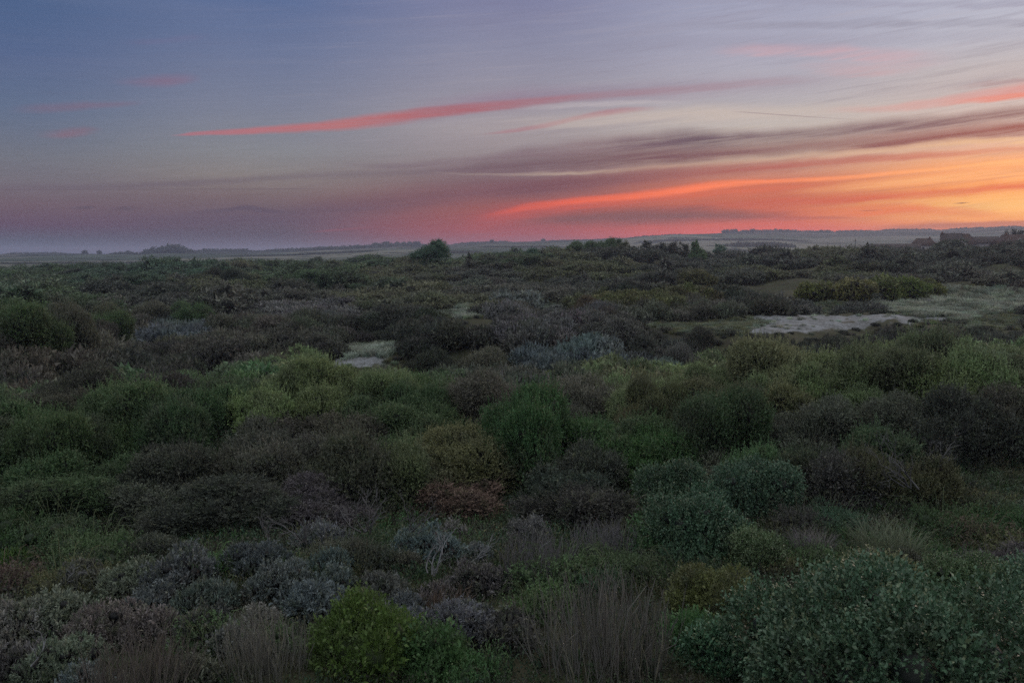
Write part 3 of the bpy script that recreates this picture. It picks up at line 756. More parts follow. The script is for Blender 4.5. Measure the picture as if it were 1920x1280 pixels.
bark = plain_mat('grey_bark', (.10, .088, .078), .85, (.06, .052, .046), 14)
twigm = leaf_mat('twig', 'obj', dry=(.12, .10, .085), drymix=.4, scale=2.5, rough=.8, trans=0, spec=.15, vary=.9)
glossy = leaf_mat('glossy_leaf', 'obj', dry=(.08, .10, .06), drymix=.5, scale=1.4, rough=.42, trans=.15, spec=.45, vary=.9)
thornm = leaf_mat('thorn_leaf', 'obj', dry=(.132, .124, .108), drymix=.5, scale=.9, rough=.7, trans=.15, spec=.15, vary=.8)
buckm = leaf_mat('silver_leaf', 'obj', dry=(.14, .13, .118), drymix=.55, scale=1.1, rough=.5, trans=.15, spec=.4, vary=1.15)
freshm = leaf_mat('fresh_leaf', 'obj', dry=(.10, .092, .066), drymix=.55, scale=1.6, rough=.5, trans=.3, spec=.3, vary=.7)
willm = leaf_mat('willow_leaf', 'obj', dry=(.115, .110, .088), drymix=.62, scale=.55, rough=.55, trans=.25, spec=.3, vary=1.0)
grassm = leaf_mat('grass_blade', 'obj', dry=(.17, .145, .10), drymix=.4, scale=1.5, rough=.6, trans=.3, spec=.25, vary=.6)

MK = dict(willow=(P_willow, willm, 100, 3), thorn=(P_thorn, thornm, 200, 3), buckthorn=(P_buckthorn, buckm, 300, 3), broad=(P_broad, glossy, 400, 2), bramble=(P_bramble, freshm, 500, 3),
          moss=(P_moss, freshm, 600, 1), twigs=(P_twigs, twigm, 700, 2), grass=(P_grass, grassm, 800, 2), lump=(P_lump, thornm, 1000, 5), soft=(P_lump, willm, 1100, 4))
SIZES = dict(willow=(1.0, 1.6, 2.6), thorn=(.6, 1.0, 1.6, 2.6), buckthorn=(.45, .7, 1.1, 1.8), broad=(.6, 1.1, 1.7, 2.6), bramble=(.5, .9, 1.5), moss=(.7, 1.1), twigs=(.5, .8, 1.3), grass=(.6, 1.0))
PROTO = {}
def proto(kind, Rw):
    """meshes of a kind built for about the wanted radius, so leaves keep their size"""
    rad = min(SIZES.get(kind, (1.0,)), key=lambda q: abs(math.log(q / Rw)))
    if (kind, rad) not in PROTO:
        fn, mat, seed, n = MK[kind]; out = []; h = PH[kind] * rad
        kw = dict(H=.9, ns=700, lf=.09, k=6, nl=10, up=.65) if kind == 'soft' else ({} if kind == 'lump' else dict(R_=rad, H=h))
        if kind == 'twigs': kw['n'] = int(170 * rad ** 1.3)
        if kind == 'grass': kw['n'] = int(600 * rad ** 1.3)
        for i in range(n if rad < 2 else 1): out.append(fn(seed + i * 13 + int(rad * 100), **kw)[0].mesh('stem' if kind == 'twigs' else ('grass_tuft' if kind == 'grass' else 'foliage'), mat))
        st = None
        if kind in ('willow', 'thorn', 'buckthorn', 'broad', 'bramble', 'moss'): st = [stem_mesh(900 + seed, rad, h, int(22 + rad * 6), .008 + .006 * rad)]
        PROTO[(kind, rad)] = (out, st, rad)
    return PROTO[(kind, rad)]
PH = dict(willow=1, thorn=1, buckthorn=.7, broad=.85, bramble=.45, moss=.75, twigs=1, grass=1, lump=.6, soft=.9)   # height of each prototype at radius 1
WORD = dict(willow='willow bush', thorn='thorn bush', buckthorn='sea buckthorn bush', broad='glossy broadleaf bush', bramble='bramble', moss='fine-leaved bush',
            twigs='bare twig bush', grass='grass tuft', lump='sea buckthorn bush', soft='willow bush')
NAME = dict(willow='willow_bush', thorn='thorn_bush', buckthorn='buckthorn_bush', broad='broadleaf_bush', bramble='bramble_bush', moss='mound_bush',
            twigs='twig_bush', grass='grass_tuft', lump='buckthorn_bush', soft='willow_bush')
PLACED = []     # (x, y, R) of every bush
PENDING = []    # things whose label is written at the end

def shrub(kind, x, y, Rw, Hh, colour, label=None, rnd=None, sink=.08, group=None):
    """one bush as a thing of its own: foliage and stems as parts"""
    r = rnd or rng
    fol, st, rad = proto(kind, Rw)
    i = int(r.integers(len(fol))); z = float(height(x, y)) - sink * Hh
    c = np.array(C_[colour]) * r.uniform(.86, 1.14) * (1 + r.normal(size=3) * .05)
    rot = (0, 0, r.uniform(0, 6.28)); el = r.uniform(.85, 1.3) if kind in ('willow', 'thorn', 'lump', 'soft', 'buckthorn', 'bramble') else 1.0
    sc = (Rw / rad * el, Rw / rad / el ** .5, Hh / PH[kind] / rad)
    if st or kind == 'twigs':
        root = obj(NAME[kind], None, loc=(x, y, z)); root.empty_display_size = .2
        root.rotation_euler = rot
        obj('stem' if kind == 'twigs' else 'foliage', fol[i], root, scale=sc, color=c)
        if st: obj('stem', st[0], root, scale=sc)
    else:
        root = obj(NAME[kind], fol[i], loc=(x, y, z), rot=rot, scale=sc, color=c)
    tag(root, label, 'grass' if kind == 'grass' else 'bush', group)
    px, py = to_pix(x, y, z + Hh * .6)
    if label is None: PENDING.append((root, kind, colour, px, py, Rw / math.hypot(x, y) * F * 2))
    PLACED.append((x, y, Rw))
    return root

def boxed(kind, x0, x1, top, bot, colour, label=None, **kw):
    """a bush standing where it fills the given extent of the photograph"""
    cx, Rp = (x0 + x1) / 2, (x1 - x0) / 2
    ang = max(math.atan((min(bot, 1280) - 640) / F) - PITCH, .02)
    yc = bot - Rp * math.sin(ang) * .85
    Hp = min(max((yc - top) / math.cos(ang), (1.15 if kind == 'buckthorn' else .9) * PH[kind] * Rp), 1.3 * PH[kind] * Rp)
    ys = top + math.hypot(Hp * math.cos(ang), Rp * math.sin(ang))
    x, y, z, t = hit(cx, max(ys, top + 4))
    return shrub(kind, x, y, Rp * t / F * 1.06, Hp * t / F * 1.04, colour, label, **kw)

NEAR = [
 ('broad', 1385, 1870, 1090, 1420, 'teal', 'huge dark green glossy-leaved bush in the lower right corner'),
 ('broad', 1185, 1345, 868, 1010, 'teal', 'dark glossy bush with pale leaf glints below the green willow thicket'),
 ('broad', 1330, 1490, 872, 1020, 'teal', 'dark glossy bush right of its glinting twin below the willow thicket'),
 ('broad', 1215, 1400, 930, 1045, 'teal', 'lowest of the three dark glossy bushes above the yellow bush'),
 ('broad', 1745, 1900, 1058, 1150, 'green', 'green broadleaf bush at the right edge behind the huge glossy bush'),
 ('broad', 1850, 1990, 1085, 1215, 'teal', None), ('broad', 1375, 1475, 1005, 1100, 'green', None), ('broad', 1560, 1720, 1060, 1140, 'olive', None),
 ('broad', 1290, 1400, 1190, 1330, 'teal', None),
 ('moss', 565, 775, 1143, 1360, 'bright', 'bright yellow-green rounded mound at the bottom edge'),
 ('moss', 730, 875, 1195, 1350, 'leafgreen', 'deep green mound leaning on the bright yellow-green one'),
 ('moss', 1255, 1415, 1076, 1165, 'yellow', 'yellow-olive fine-leaved bush right of the big bare twig clump'),
 ('moss', 1225, 1330, 1150, 1265, 'leafgreen', 'green bush squeezed below the yellow bush'),
 ('twigs', 1000, 1265, 1092, 1340, 'straw', 'largest clump of bare brown upright twigs at the bottom'),
 ('twigs', 1065, 1205, 968, 1052, 'purple', 'purple-brown bare twig clump under the glossy bushes'),
 ('twigs', 165, 345, 1205, 1360, 'straw', 'bare brown twig clump at the bottom left'),
 ('twigs', 415, 580, 1165, 1350, 'straw', 'bare brown twig clump left of the bright green mound'),
 ('twigs', 790, 885, 1095, 1165, 'rust', 'small rusty bare twig clump among grey buckthorn'),
 ('twigs', 930, 1080, 992, 1098, 'grey', 'grey bare-stemmed clump standing under a pale dome of foliage'),
 ('buckthorn', 938, 1042, 970, 1050, 'grey', 'pale grey domed bush rising over grey bare stems'),
 ('grass', 1598, 1735, 968, 1070, 'sage', 'tall pale green grass tuft in front of the dark thicket'),
 ('grass', 1480, 1565, 985, 1050, 'purple', 'purple-grey dry grass tuft beside the glossy bush'),
 ('grass', 1560, 1640, 1020, 1075, 'green', 'short green grass tuft left below the pale one'),
 ('buckthorn', 560, 655, 985, 1050, 'greyblue', 'blue-grey buckthorn under the dark brown thicket, left of centre'),
 ('buckthorn', 730, 862, 988, 1062, 'greyblue', 'blue-grey buckthorn entangled with pale dead branches'),
 ('thorn', 1860, 1990, 1035, 1088, 'purple', 'low purple-grey bush cut by the right edge'),
]
for q in [(270, 430, 1040, 1112, 'greyblue'), (195, 330, 1062, 1132, 'sage'), (430, 545, 1018, 1092, 'greyblue'), (575, 660, 1035, 1088, 'greyblue'), (478, 556, 1033, 1080, 'greyblue'),
          (460, 590, 1060, 1135, 'greyblue'), (580, 675, 1063, 1138, 'greyblue'), (240, 335, 1108, 1165, 'greyblue'), (325, 440, 1098, 1165, 'greyblue'), (130, 262, 1138, 1215, 'grey'),
          (225, 335, 1148, 1218, 'grey'), (15, 170, 1118, 1195, 'sage'), (-50, 95, 1150, 1235, 'grey'), (60, 185, 1205, 1300, 'sage'), (436, 532, 1140, 1195, 'grey'),
          (660, 762, 1078, 1150, 'grey'), (720, 802, 1118, 1182, 'grey'), (735, 792, 1040, 1082, 'brown'), (850, 952, 1058, 1122, 'grey'), (690, 800, 1150, 1222, 'greyblue'),
          (780, 935, 1128, 1260, 'greyblue'), (645, 750, 1138, 1195, 'grey'), (885, 1005, 1152, 1310, 'dark'), (545, 622, 1000, 1042, 'greyblue'), (828, 882, 985, 1032, 'grey'),
          (100, 212, 1062, 1130, 'brown'), (780, 850, 1098, 1150, 'grey'), (240, 340, 1005, 1062, 'brown'), (540, 610, 1120, 1165, 'greyblue'), (330, 430, 1150, 1215, 'dark'),
          (520, 640, 1095, 1160, 'greyblue'), (390, 470, 1185, 1250, 'grey'), (-20, 80, 1225, 1330, 'grey'), (110, 200, 1258, 1350, 'greyblue'), (325, 420, 1235, 1330, 'sage'),
          (860, 930, 1020, 1070, 'greyblue'), (1640, 1740, 1035, 1085, 'brown'), (1600, 1700, 1045, 1090, 'grey')]:
    NEAR.append(('buckthorn', *q, None))
for q in [(-70, 95, 962, 1085, 'leafgreen'), (30, 180, 975, 1055, 'green'), (90, 245, 998, 1080, 'green'), (-40, 42, 1040, 1105, 'bright'), (165, 245, 1010, 1062, 'leafgreen'),
          (330, 440, 1045, 1112, 'leafgreen'), (40, 200, 1062, 1130, 'olive'), (1470, 1562, 1030, 1108, 'leafgreen'), (1540, 1680, 1058, 1130, 'green'), (1650, 1780, 1050, 1120, 'olive'),
          (1080, 1250, 1035, 1110, 'green'), (950, 1080, 1105, 1172, 'green'), (1225, 1370, 995, 1085, 'teal'), (980, 1120, 1045, 1112, 'green'), (335, 450, 1165, 1230, 'green'),
          (1820, 1980, 1005, 1068, 'olive'), (1180, 1300, 985, 1050, 'leafgreen'), (560, 700, 1010, 1075, 'brown'), (1420, 1500, 1050, 1120, 'olive'), (840, 960, 1240, 1350, 'leafgreen'),
          (1700, 1830, 955, 1010, 'green'), (1780, 1880, 985, 1035, 'rust'), (1860, 1980, 960, 1015, 'leafgreen'), (1440, 1560, 955, 1010, 'dark'), (1500, 1620, 945, 1000, 'teal'),
          (400, 500, 1045, 1080, 'bright'), (480, 560, 1185, 1240, 'green'), (-60, 60, 1080, 1140, 'rust'), (640, 740, 1030, 1085, 'dark'), (1080, 1180, 1075, 1130, 'teal')]:
    NEAR.append(('bramble', *q, None))
for k, x0, x1, t_, b_, col, lab in NEAR: boxed(k, x0, x1, t_, b_, col, lab)

# named bushes further out
MIDS = [
 ('willow', -20, 110, 582, 670, 'green', 'large green-topped willow bush at the left edge behind the dark thorns'), ('willow', 60, 180, 580, 665, 'brown', None),
 ('willow', 140, 248, 590, 655, 'green', None), ('thorn', -40, 60, 600, 690, 'brown', None), ('thorn', 150, 235, 605, 670, 'brown', None),
 ('thorn', 150, 250, 570, 612, 'brown', None), ('thorn', 225, 330, 566, 616, 'brown', None), ('willow', 318, 400, 568, 612, 'green', None), ('thorn', 290, 360, 580, 616, 'dark', None),
 ('thorn', 370, 425, 503, 532, 'dark', None), ('thorn', 410, 476, 503, 536, 'dark', None),
 ('thorn', 740, 880, 650, 722, 'dark', 'broad dark brown bush right of the pale sand hollow'), ('thorn', 830, 985, 645, 725, 'brown', 'broad reddish brown bush in the middle of the dunes'),
 ('thorn', 1072, 1145, 552, 592, 'rust', 'dark round reddish bush beside the pale marram gap'), ('thorn', 935, 1015, 563, 595, 'brown', None),
 ('buckthorn', 1085, 1205, 582, 645, 'grey', None), ('buckthorn', 500, 640, 612, 680, 'brown', None), ('buckthorn', 350, 480, 635, 690, 'brown', None),
 ('thorn', 1222, 1312, 640, 705, 'purple', 'hazy purple-grey leafless bush behind the willow thicket'), ('thorn', 1260, 1350, 612, 670, 'dark', None),
 ('soft', 1490, 1570, 529, 556, 'lime', 'yellow-green willow bush at the left end of the low bank'), ('soft', 1550, 1640, 523, 556, 'lime', 'second yellow-green willow bush from the left of the low bank'),
 ('soft', 1610, 1700, 520, 556, 'lime', 'middle yellow-green willow bush of the low bank'), ('soft', 1660, 1735, 522, 556, 'lime', 'fourth yellow-green willow bush of the low bank'),
 ('soft', 1700, 1760, 526, 556, 'lime', 'yellow-green willow bush at the right end of the low bank'),
 ('thorn', 780, 850, 735, 800, 'red', 'dark red-leaved bush among green willows'),
 ('willow', 1620, 1790, 658, 760, 'fresh', 'tallest light green willow dome cresting the right dune'), ('willow', 1760, 1890, 672, 780, 'fresh', None), ('willow', 1560, 1680, 672, 760, 'fresh', None), ('willow', 1690, 1830, 690, 780, 'fresh', None), ('willow', 1480, 1590, 690, 770, 'fresh', None),
 ('thorn', 1710, 1900, 738, 880, 'dark', 'great dark brown thorn dome on the right'), ('thorn', 1450, 1620, 745, 860, 'brown', 'wide brown twiggy dome below the green crest'),
 ('thorn', 1580, 1740, 740, 880, 'brown', None), ('thorn', 1820, 1990, 740, 890, 'dark', None), ('thorn', 1480, 1640, 850, 960, 'dark', None),
 ('willow', 1440, 1560, 850, 940, 'green', None), ('willow', 1560, 1690, 855, 960, 'olive', None), ('willow', 1680, 1800, 870, 950, 'olive', None),
 ('soft', 1270, 1345, 505, 540, 'olive', None), ('soft', 1195, 1275, 508, 538, 'dark', None), ('soft', 1160, 1220, 510, 532, 'olive', None),
]
for k, x0, x1, t_, b_, col, lab in MIDS: boxed(k, x0, x1, t_, b_, col, lab, sink=.12)

# colours of the scrub across the view: (px, py, sx, sy, kind, colour)
FIELD = [
 (60, 720, 160, 40, 'thorn', 'brown'), (220, 730, 120, 45, 'thorn', 'dark'), (130, 850, 170, 60, 'willow', 'green'), (60, 930, 120, 40, 'willow', 'green'), (330, 780, 110, 30, 'willow', 'green'),
 (420, 735, 90, 22, 'willow', 'green'), (560, 745, 130, 30, 'willow', 'fresh'), (700, 730, 110, 24, 'willow', 'fresh'), (790, 740, 60, 22, 'willow', 'green'), (300, 900, 150, 60, 'thorn', 'dark'),
 (450, 850, 140, 50, 'willow', 'brown'), (430, 960, 140, 40, 'thorn', 'dark'), (600, 830, 80, 40, 'thorn', 'brown'), (730, 800, 80, 30, 'willow', 'green'), (690, 860, 90, 30, 'willow', 'brown'),
 (860, 820, 60, 30, 'willow', 'leafgreen'), (800, 870, 110, 30, 'willow', 'olive'), (690, 930, 120, 40, 'thorn', 'purple'), (850, 930, 110, 35, 'thorn', 'rust'), (960, 870, 60, 25, 'willow', 'leafgreen'),
 (1050, 930, 110, 45, 'thorn', 'dark'), (1000, 780, 130, 45, 'thorn', 'brown'), (920, 750, 90, 30, 'thorn', 'brown'), (1180, 780, 110, 35, 'willow', 'olive'), (1060, 860, 90, 30, 'thorn', 'brown'),
 (1150, 850, 60, 25, 'willow', 'leafgreen'), (1290, 770, 110, 35, 'willow', 'olive'), (1230, 740, 120, 20, 'willow', 'fresh'), (1400, 720, 120, 22, 'willow', 'fresh'), (1360, 830, 90, 40, 'willow', 'green'),
 (1500, 705, 150, 26, 'willow', 'fresh'), (1300, 870, 80, 20, 'willow', 'brown'), (1500, 800, 110, 40, 'thorn', 'brown'), (1430, 760, 70, 25, 'willow', 'olive'), (1700, 690, 190, 40, 'willow', 'fresh'),
 (1890, 720, 90, 40, 'willow', 'fresh'), (1780, 800, 110, 60, 'thorn', 'dark'), (1650, 900, 120, 40, 'willow', 'green'), (1750, 880, 60, 15, 'thorn', 'brown'), (1550, 900, 80, 30, 'willow', 'teal'),
 # beyond the thicket
 (150, 650, 140, 30, 'lump', 'brown'), (420, 660, 120, 30, 'lump', 'brown'), (350, 630, 60, 12, 'lump', 'greyblue'), (560, 640, 90, 25, 'lump', 'brown'), (600, 590, 80, 14, 'lump', 'grey'),
 (820, 620, 140, 25, 'lump', 'dark'), (760, 570, 130, 15, 'lump', 'olive'), (1000, 620, 120, 25, 'lump', 'grey'), (1100, 680, 140, 22, 'lump', 'greyblue'), (1250, 660, 120, 25, 'lump', 'dark'),
 (1450, 660, 160, 25, 'lump', 'dark'), (1650, 650, 160, 25, 'lump', 'dark'), (1850, 640, 120, 25, 'lump', 'dark'), (1800, 690, 90, 14, 'lump', 'sage'), (1300, 590, 110, 20, 'lump', 'brown'),
 (1450, 580, 120, 15, 'lump', 'dark'), (1400, 550, 100, 15, 'soft', 'dark'), (1250, 560, 100, 15, 'soft', 'olive'), (1600, 560, 120, 8, 'lump', 'greyblue'), (1850, 530, 120, 18, 'soft', 'brown'),
 (60, 560, 120, 22, 'soft', 'green'), (40, 520, 120, 12, 'soft', 'green'), (250, 520, 130, 10, 'soft', 'teal'), (300, 550, 120, 12, 'soft', 'dark'), (450, 540, 110, 14, 'soft', 'olive'),
 (520, 560, 90, 12, 'soft', 'brown'), (600, 530, 130, 14, 'soft', 'green'), (780, 520, 130, 16, 'soft', 'olive'), (720, 500, 130, 8, 'soft', 'green'), (900, 520, 120, 16, 'soft', 'brown'),
 (900, 490, 120, 9, 'soft', 'green'), (1060, 510, 140, 18, 'soft', 'olive'), (1200, 490, 130, 12, 'soft', 'dark'), (1400, 500, 130, 15, 'soft', 'dark'), (1550, 480, 120, 12, 'soft', 'olive'),
 (1500, 515, 120, 10, 'soft', 'olive'), (1700, 490, 130, 18, 'soft', 'dark'), (1850, 490, 120, 18, 'soft', 'dark'), (1180, 540, 120, 12, 'soft', 'dark'), (1000, 550, 100, 12, 'soft', 'brown'),
]
FA = np.array([(f[0], f[1], f[2], f[3]) for f in FIELD], float)
def pick(px, py, r, jit=.3):
    d = np.sqrt(((px - FA[:, 0]) / FA[:, 2]) ** 2 + ((py - FA[:, 1]) / (FA[:, 3] * 1.3)) ** 2) + r.random(len(FA)) * jit
    return FIELD[int(np.argmin(d))][4:]

def cells(r0, r1, s, az, seed, jit=.42):
    """jittered triangular grid of points between two distances"""
    g = G(seed); n = int(r1 / s) + 2
    i, j = np.meshgrid(np.arange(-n, n), np.arange(0, int(n * 1.16)))
    x = (i + (j % 2) * .5) * s + g.uniform(-jit, jit, i.shape) * s; y = j * s * .866 + g.uniform(-jit, jit, i.shape) * s
    x, y = x.ravel(), y.ravel(); rd = np.hypot(x, y); a = np.abs(np.degrees(np.arctan2(x, y)))
    k = (rd > r0) & (rd < r1) & (a < az)
    return x[k], y[k], rd[k]

def free(x, y, Rw, f=.75):
    A_ = np.array(PLACED)
    return (np.hypot(A_[:, 0] - x, A_[:, 1] - y) > (A_[:, 2] + Rw) * f).all() if len(A_) else True

# willow and thorn thicket across the near dune
r = G(41)
x, y, rd = cells(19, 47.5, 1.75, 36.5, 42)
o = np.argsort(rd)
for xi, yi, di in zip(x[o], y[o], rd[o]):
    zi = float(height(xi, yi)); px, py = to_pix(xi, yi, zi)
    lo = 985 if px < 1150 else (930 if px < 1480 else 900)
    if py > lo or opening(px, py - 6, grow=1.1) > .5: continue
    k, col = pick(px, py - 40, r)
    if k in ('lump', 'soft'): k = 'thorn'
    Rw = r.uniform(1.4, 2.3) * (1.35 if r.random() < .2 else 1); Hh = Rw * r.uniform(.75, 1.3) * (.8 + .2 * min(1, (di - 15) / 15))
    if py > 940: Hh *= .75
    if not free(xi, yi, Rw, .47): continue
    shrub(k, xi, yi, Rw, Hh, col, rnd=r)

# stuff: far too many to be told apart; instanced on points in one object each
def stuff(name, protos, X, Y, Z, ROT, SCL, IDX, CC, label, kind='stuff'):
    c = D.collections.new('prototypes of ' + name)
    for i, me in enumerate(protos): c.objects.link(D.objects.new('prototype %02d' % i, me))
    me = D.meshes.new(name); n = len(X); me.vertices.add(n)
    me.vertices.foreach_set('co', np.stack([X, Y, Z], 1).astype(np.float32).ravel())
    for nm, ty, dat in (('rotz', 'FLOAT_VECTOR', ROT), ('scl', 'FLOAT_VECTOR', SCL), ('idx', 'INT', IDX), ('col', 'FLOAT_VECTOR', CC)):
        a = me.attributes.new(nm, ty, 'POINT')
        a.data.foreach_set('value' if ty == 'INT' else 'vector', np.asarray(dat, np.int32 if ty == 'INT' else np.float32).ravel())
    o = obj(name, me); tag(o, label, kind=kind)
    ng = D.node_groups.new('scatter ' + name, 'GeometryNodeTree')
    ng.interface.new_socket('Geometry', in_out='INPUT', socket_type='NodeSocketGeometry')
    ng.interface.new_socket('Geometry', in_out='OUTPUT', socket_type='NodeSocketGeometry')
    N = ng.nodes; gi = N.new('NodeGroupInput'); go = N.new('NodeGroupOutput')
    ip = N.new('GeometryNodeInstanceOnPoints'); ci = N.new('GeometryNodeCollectionInfo')
    ci.inputs['Collection'].default_value = c; ci.inputs['Separate Children'].default_value = True; ci.inputs['Reset Children'].default_value = True
    ip.inputs['Pick Instance'].default_value = True
    L = ng.links.new
    L(gi.outputs[0], ip.inputs['Points']); L(ci.outputs[0], ip.inputs['Instance'])
    for nm, ty, so in (('rotz', 'FLOAT_VECTOR', 'Rotation'), ('scl', 'FLOAT_VECTOR', 'Scale'), ('idx', 'INT', 'Instance Index')):
        na = N.new('GeometryNodeInputNamedAttribute'); na.data_type = ty; na.inputs['Name'].default_value = nm
        L(na.outputs['Attribute'], ip.inputs[so])
    L(ip.outputs[0], go.inputs[0])
    md = o.modifiers.new('scatter', 'NODES'); md.node_group = ng
    return o

def stuff_from(name, protos, rows, label):
    """rows: (x, y, Rx, Hz, proto index, colour)"""
    A_ = np.array([q[:5] for q in rows], float); CC = np.array([q[5] for q in rows], float)
    X, Y = A_[:, 0], A_[:, 1]; Z = height(X, Y) - A_[:, 3] * .08
    g = G(len(rows)); n = len(rows)
    ROT = np.zeros((n, 3)); ROT[:, 2] = g.uniform(0, 6.28, n)
    SCL = np.stack([A_[:, 2], A_[:, 2] * g.uniform(.85, 1.15, n), A_[:, 3]], 1)
    return stuff(name, protos, X, Y, Z, ROT, SCL, A_[:, 4], CC, label)

def jc(r, col, s=.16):
    return np.array(C_[col]) * r.uniform(1 - s, 1 + s) * (1 + r.normal(size=3) * .05)

mi = dict(dry=(.132, .124, .108), drymix=.55, scale=.35, rough=.7, trans=.15, spec=.15, vary=.8)
lump_i = meshes(P_lump, 'p', 5, 'inst', 1200, leaf_mat('scrub_leaf', 'inst', **mi))
soft_i = meshes(P_lump, 'p', 4, 'inst', 1300, leaf_mat('soft_leaf', 'inst', **{**mi, 'dry': (.088, .07, .058)}), H=.9, ns=520, lf=.11, k=5, nl=10, up=.65)
FARM = dict(dry=(.15, .145, .13), drymix=.7, scale=.2, rough=.7, trans=.15, spec=.2, vary=.9)
far_l = meshes(P_lump, 'p', 4, 'inst', 1400, leaf_mat('far_leaf', 'inst', **FARM), ns=420, lf=.085, k=4, nl=14)
far_s = meshes(P_lump, 'p', 4, 'inst', 1500, leaf_mat('far_leaf', 'inst', **FARM), H=.9, ns=450, lf=.09, k=4, nl=8, up=.55)

# dune scrub from 47 m to 125 m: the ones that show largest are things, the rest one mass
r = G(51); cand = []
x, y, rd = cells(45, 125, 2.0, 38, 52)
for xi, yi, di in zip(x, y, rd):
    zi = float(height(xi, yi)); px, py = to_pix(xi, yi, zi)
    k, col = pick(px, py - 8, r)
    if k in ('willow', 'thorn'): k = 'lump' if k == 'thorn' else 'soft'
    Rw = r.uniform(1.2, 2.6) if k == 'lump' else r.uniform(1.5, 3.0)
    Hh = Rw * r.uniform(.6, .95) if k == 'lump' else Rw * r.uniform(.65, 1.0)
    tx, ty = to_pix(xi, yi, zi + Hh)
    rp = Rw / di * F * .75
    if float(np.max(opening(np.array([px - rp, px, px + rp] * 3), np.repeat([py, (py + ty) / 2, ty], 3)))) > .42:
        if r.random() < (.97 if float(opening(px, py, ('sand',))) > .3 else .86): continue
        Rw *= r.uniform(.25, .5); Hh = Rw * .6
    if not free(xi, yi, Rw, .62): continue
    cand.append((di, xi, yi, Rw, Hh, k, col))
cand.sort(key=lambda q: -q[3] / q[0])
inview = [q for q in cand if abs(math.degrees(math.atan2(q[1], q[2]))) < 33]
keep = set(id(q) for q in inview[:230])
rows = {'lump': [], 'soft': []}
for q in cand:
    di, xi, yi, Rw, Hh, k, col = q
    if id(q) in keep: shrub(k, xi, yi, Rw, Hh, col, rnd=r)
    else: rows[k].append((xi, yi, Rw, Hh / PH[k], r.integers(len(lump_i if k == 'lump' else soft_i)), jc(r, col)))
# small heathy clumps between them
x, y, rd = cells(44, 125, 2.1, 38, 53)
for xi, yi, di in zip(x, y, rd):
    px, py = to_pix(xi, yi, float(height(xi, yi)))
    if opening(px, py, ('sand',), 1.0) > .3 or (opening(px, py, ('marram', 'grass')) > .4 and r.random() < .85): continue
    k, col = pick(px, py - 5, r, .8)
    rows['lump'].append((xi, yi, r.uniform(.35, .8), r.uniform(.3, .6), r.integers(5), jc(r, col, .25)))
stuff_from('dune_scrub', lump_i, rows['lump'], 'low lumpy sea buckthorn scrub covering the middle dunes')
stuff_from('dune_thicket', soft_i, rows['soft'], 'soft willow scrub scattered over the middle dunes')

# far scrub, 125 m to the edge of the dunes
r = G(61); fl, fs = [], []
for (a0, a1, sp, Rlo, Rhi) in ((122, 220, 3.0, 1.6, 3.2), (215, 380, 4.4, 2.2, 4.2), (370, 640, 6.0, 2.6, 5.0)):
    x, y, rd = cells(a0, a1, sp, 40, int(a0))
    Z = height(x, y); PXs, PYs = to_pix(x, y, Z)
    OPN = np.maximum(opening(PXs, PYs), opening(PXs, PYs - 4))
    for xi, yi, px, py, op, di in zip(x, y, PXs, PYs, OPN, rd):
        if op > .4: continue
        if vnoise(np.array(xi / 22), np.array(yi / 22), 3) > .34: continue
        k, col = pick(px, py - 5, r, .55)
        Rw = 1.2 * r.uniform(Rlo, Rhi) * (1 if r.random() > .1 else 1.6)
        if not free(xi, yi, Rw * .7, .6): continue
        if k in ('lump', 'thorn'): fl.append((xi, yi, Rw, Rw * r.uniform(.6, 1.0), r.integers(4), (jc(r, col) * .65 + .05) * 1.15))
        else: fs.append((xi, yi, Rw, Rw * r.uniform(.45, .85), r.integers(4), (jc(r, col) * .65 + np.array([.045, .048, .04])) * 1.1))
stuff_from('far_scrub', far_l, fl, 'dark scrub on the far dunes')
stuff_from('far_thicket', far_s, fs, 'olive and green scrub stretching to the edge of the dunes')

# undergrowth under the near bushes
r = G(71)
cl = [P_clump(1600 + i)[0].mesh('p', leaf_mat('undergrowth_leaf', 'inst', dry=(.07, .058, .045), drymix=.7, scale=1.2)) for i in range(4)]
x, y, rd = cells(6, 48, .5, 37, 72, .5); rw = []
for xi, yi, di in zip(x, y, rd):
    px, py = to_pix(xi, yi, float(height(xi, yi)))
    if opening(px, py, ('sand',)) > .4: continue
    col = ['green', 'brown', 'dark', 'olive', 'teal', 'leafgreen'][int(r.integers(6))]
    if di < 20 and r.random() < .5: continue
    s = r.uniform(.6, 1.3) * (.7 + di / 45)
    rw.append((xi, yi, s, s * r.uniform(.7, 1.3), r.integers(4), jc(r, col, .3) * (.45 if di < 22 else .8)))  # near clumps coloured darker to paint shade in the hollows between bushes
stuff_from('undergrowth', cl, rw, 'low leafy undergrowth between the near bushes')

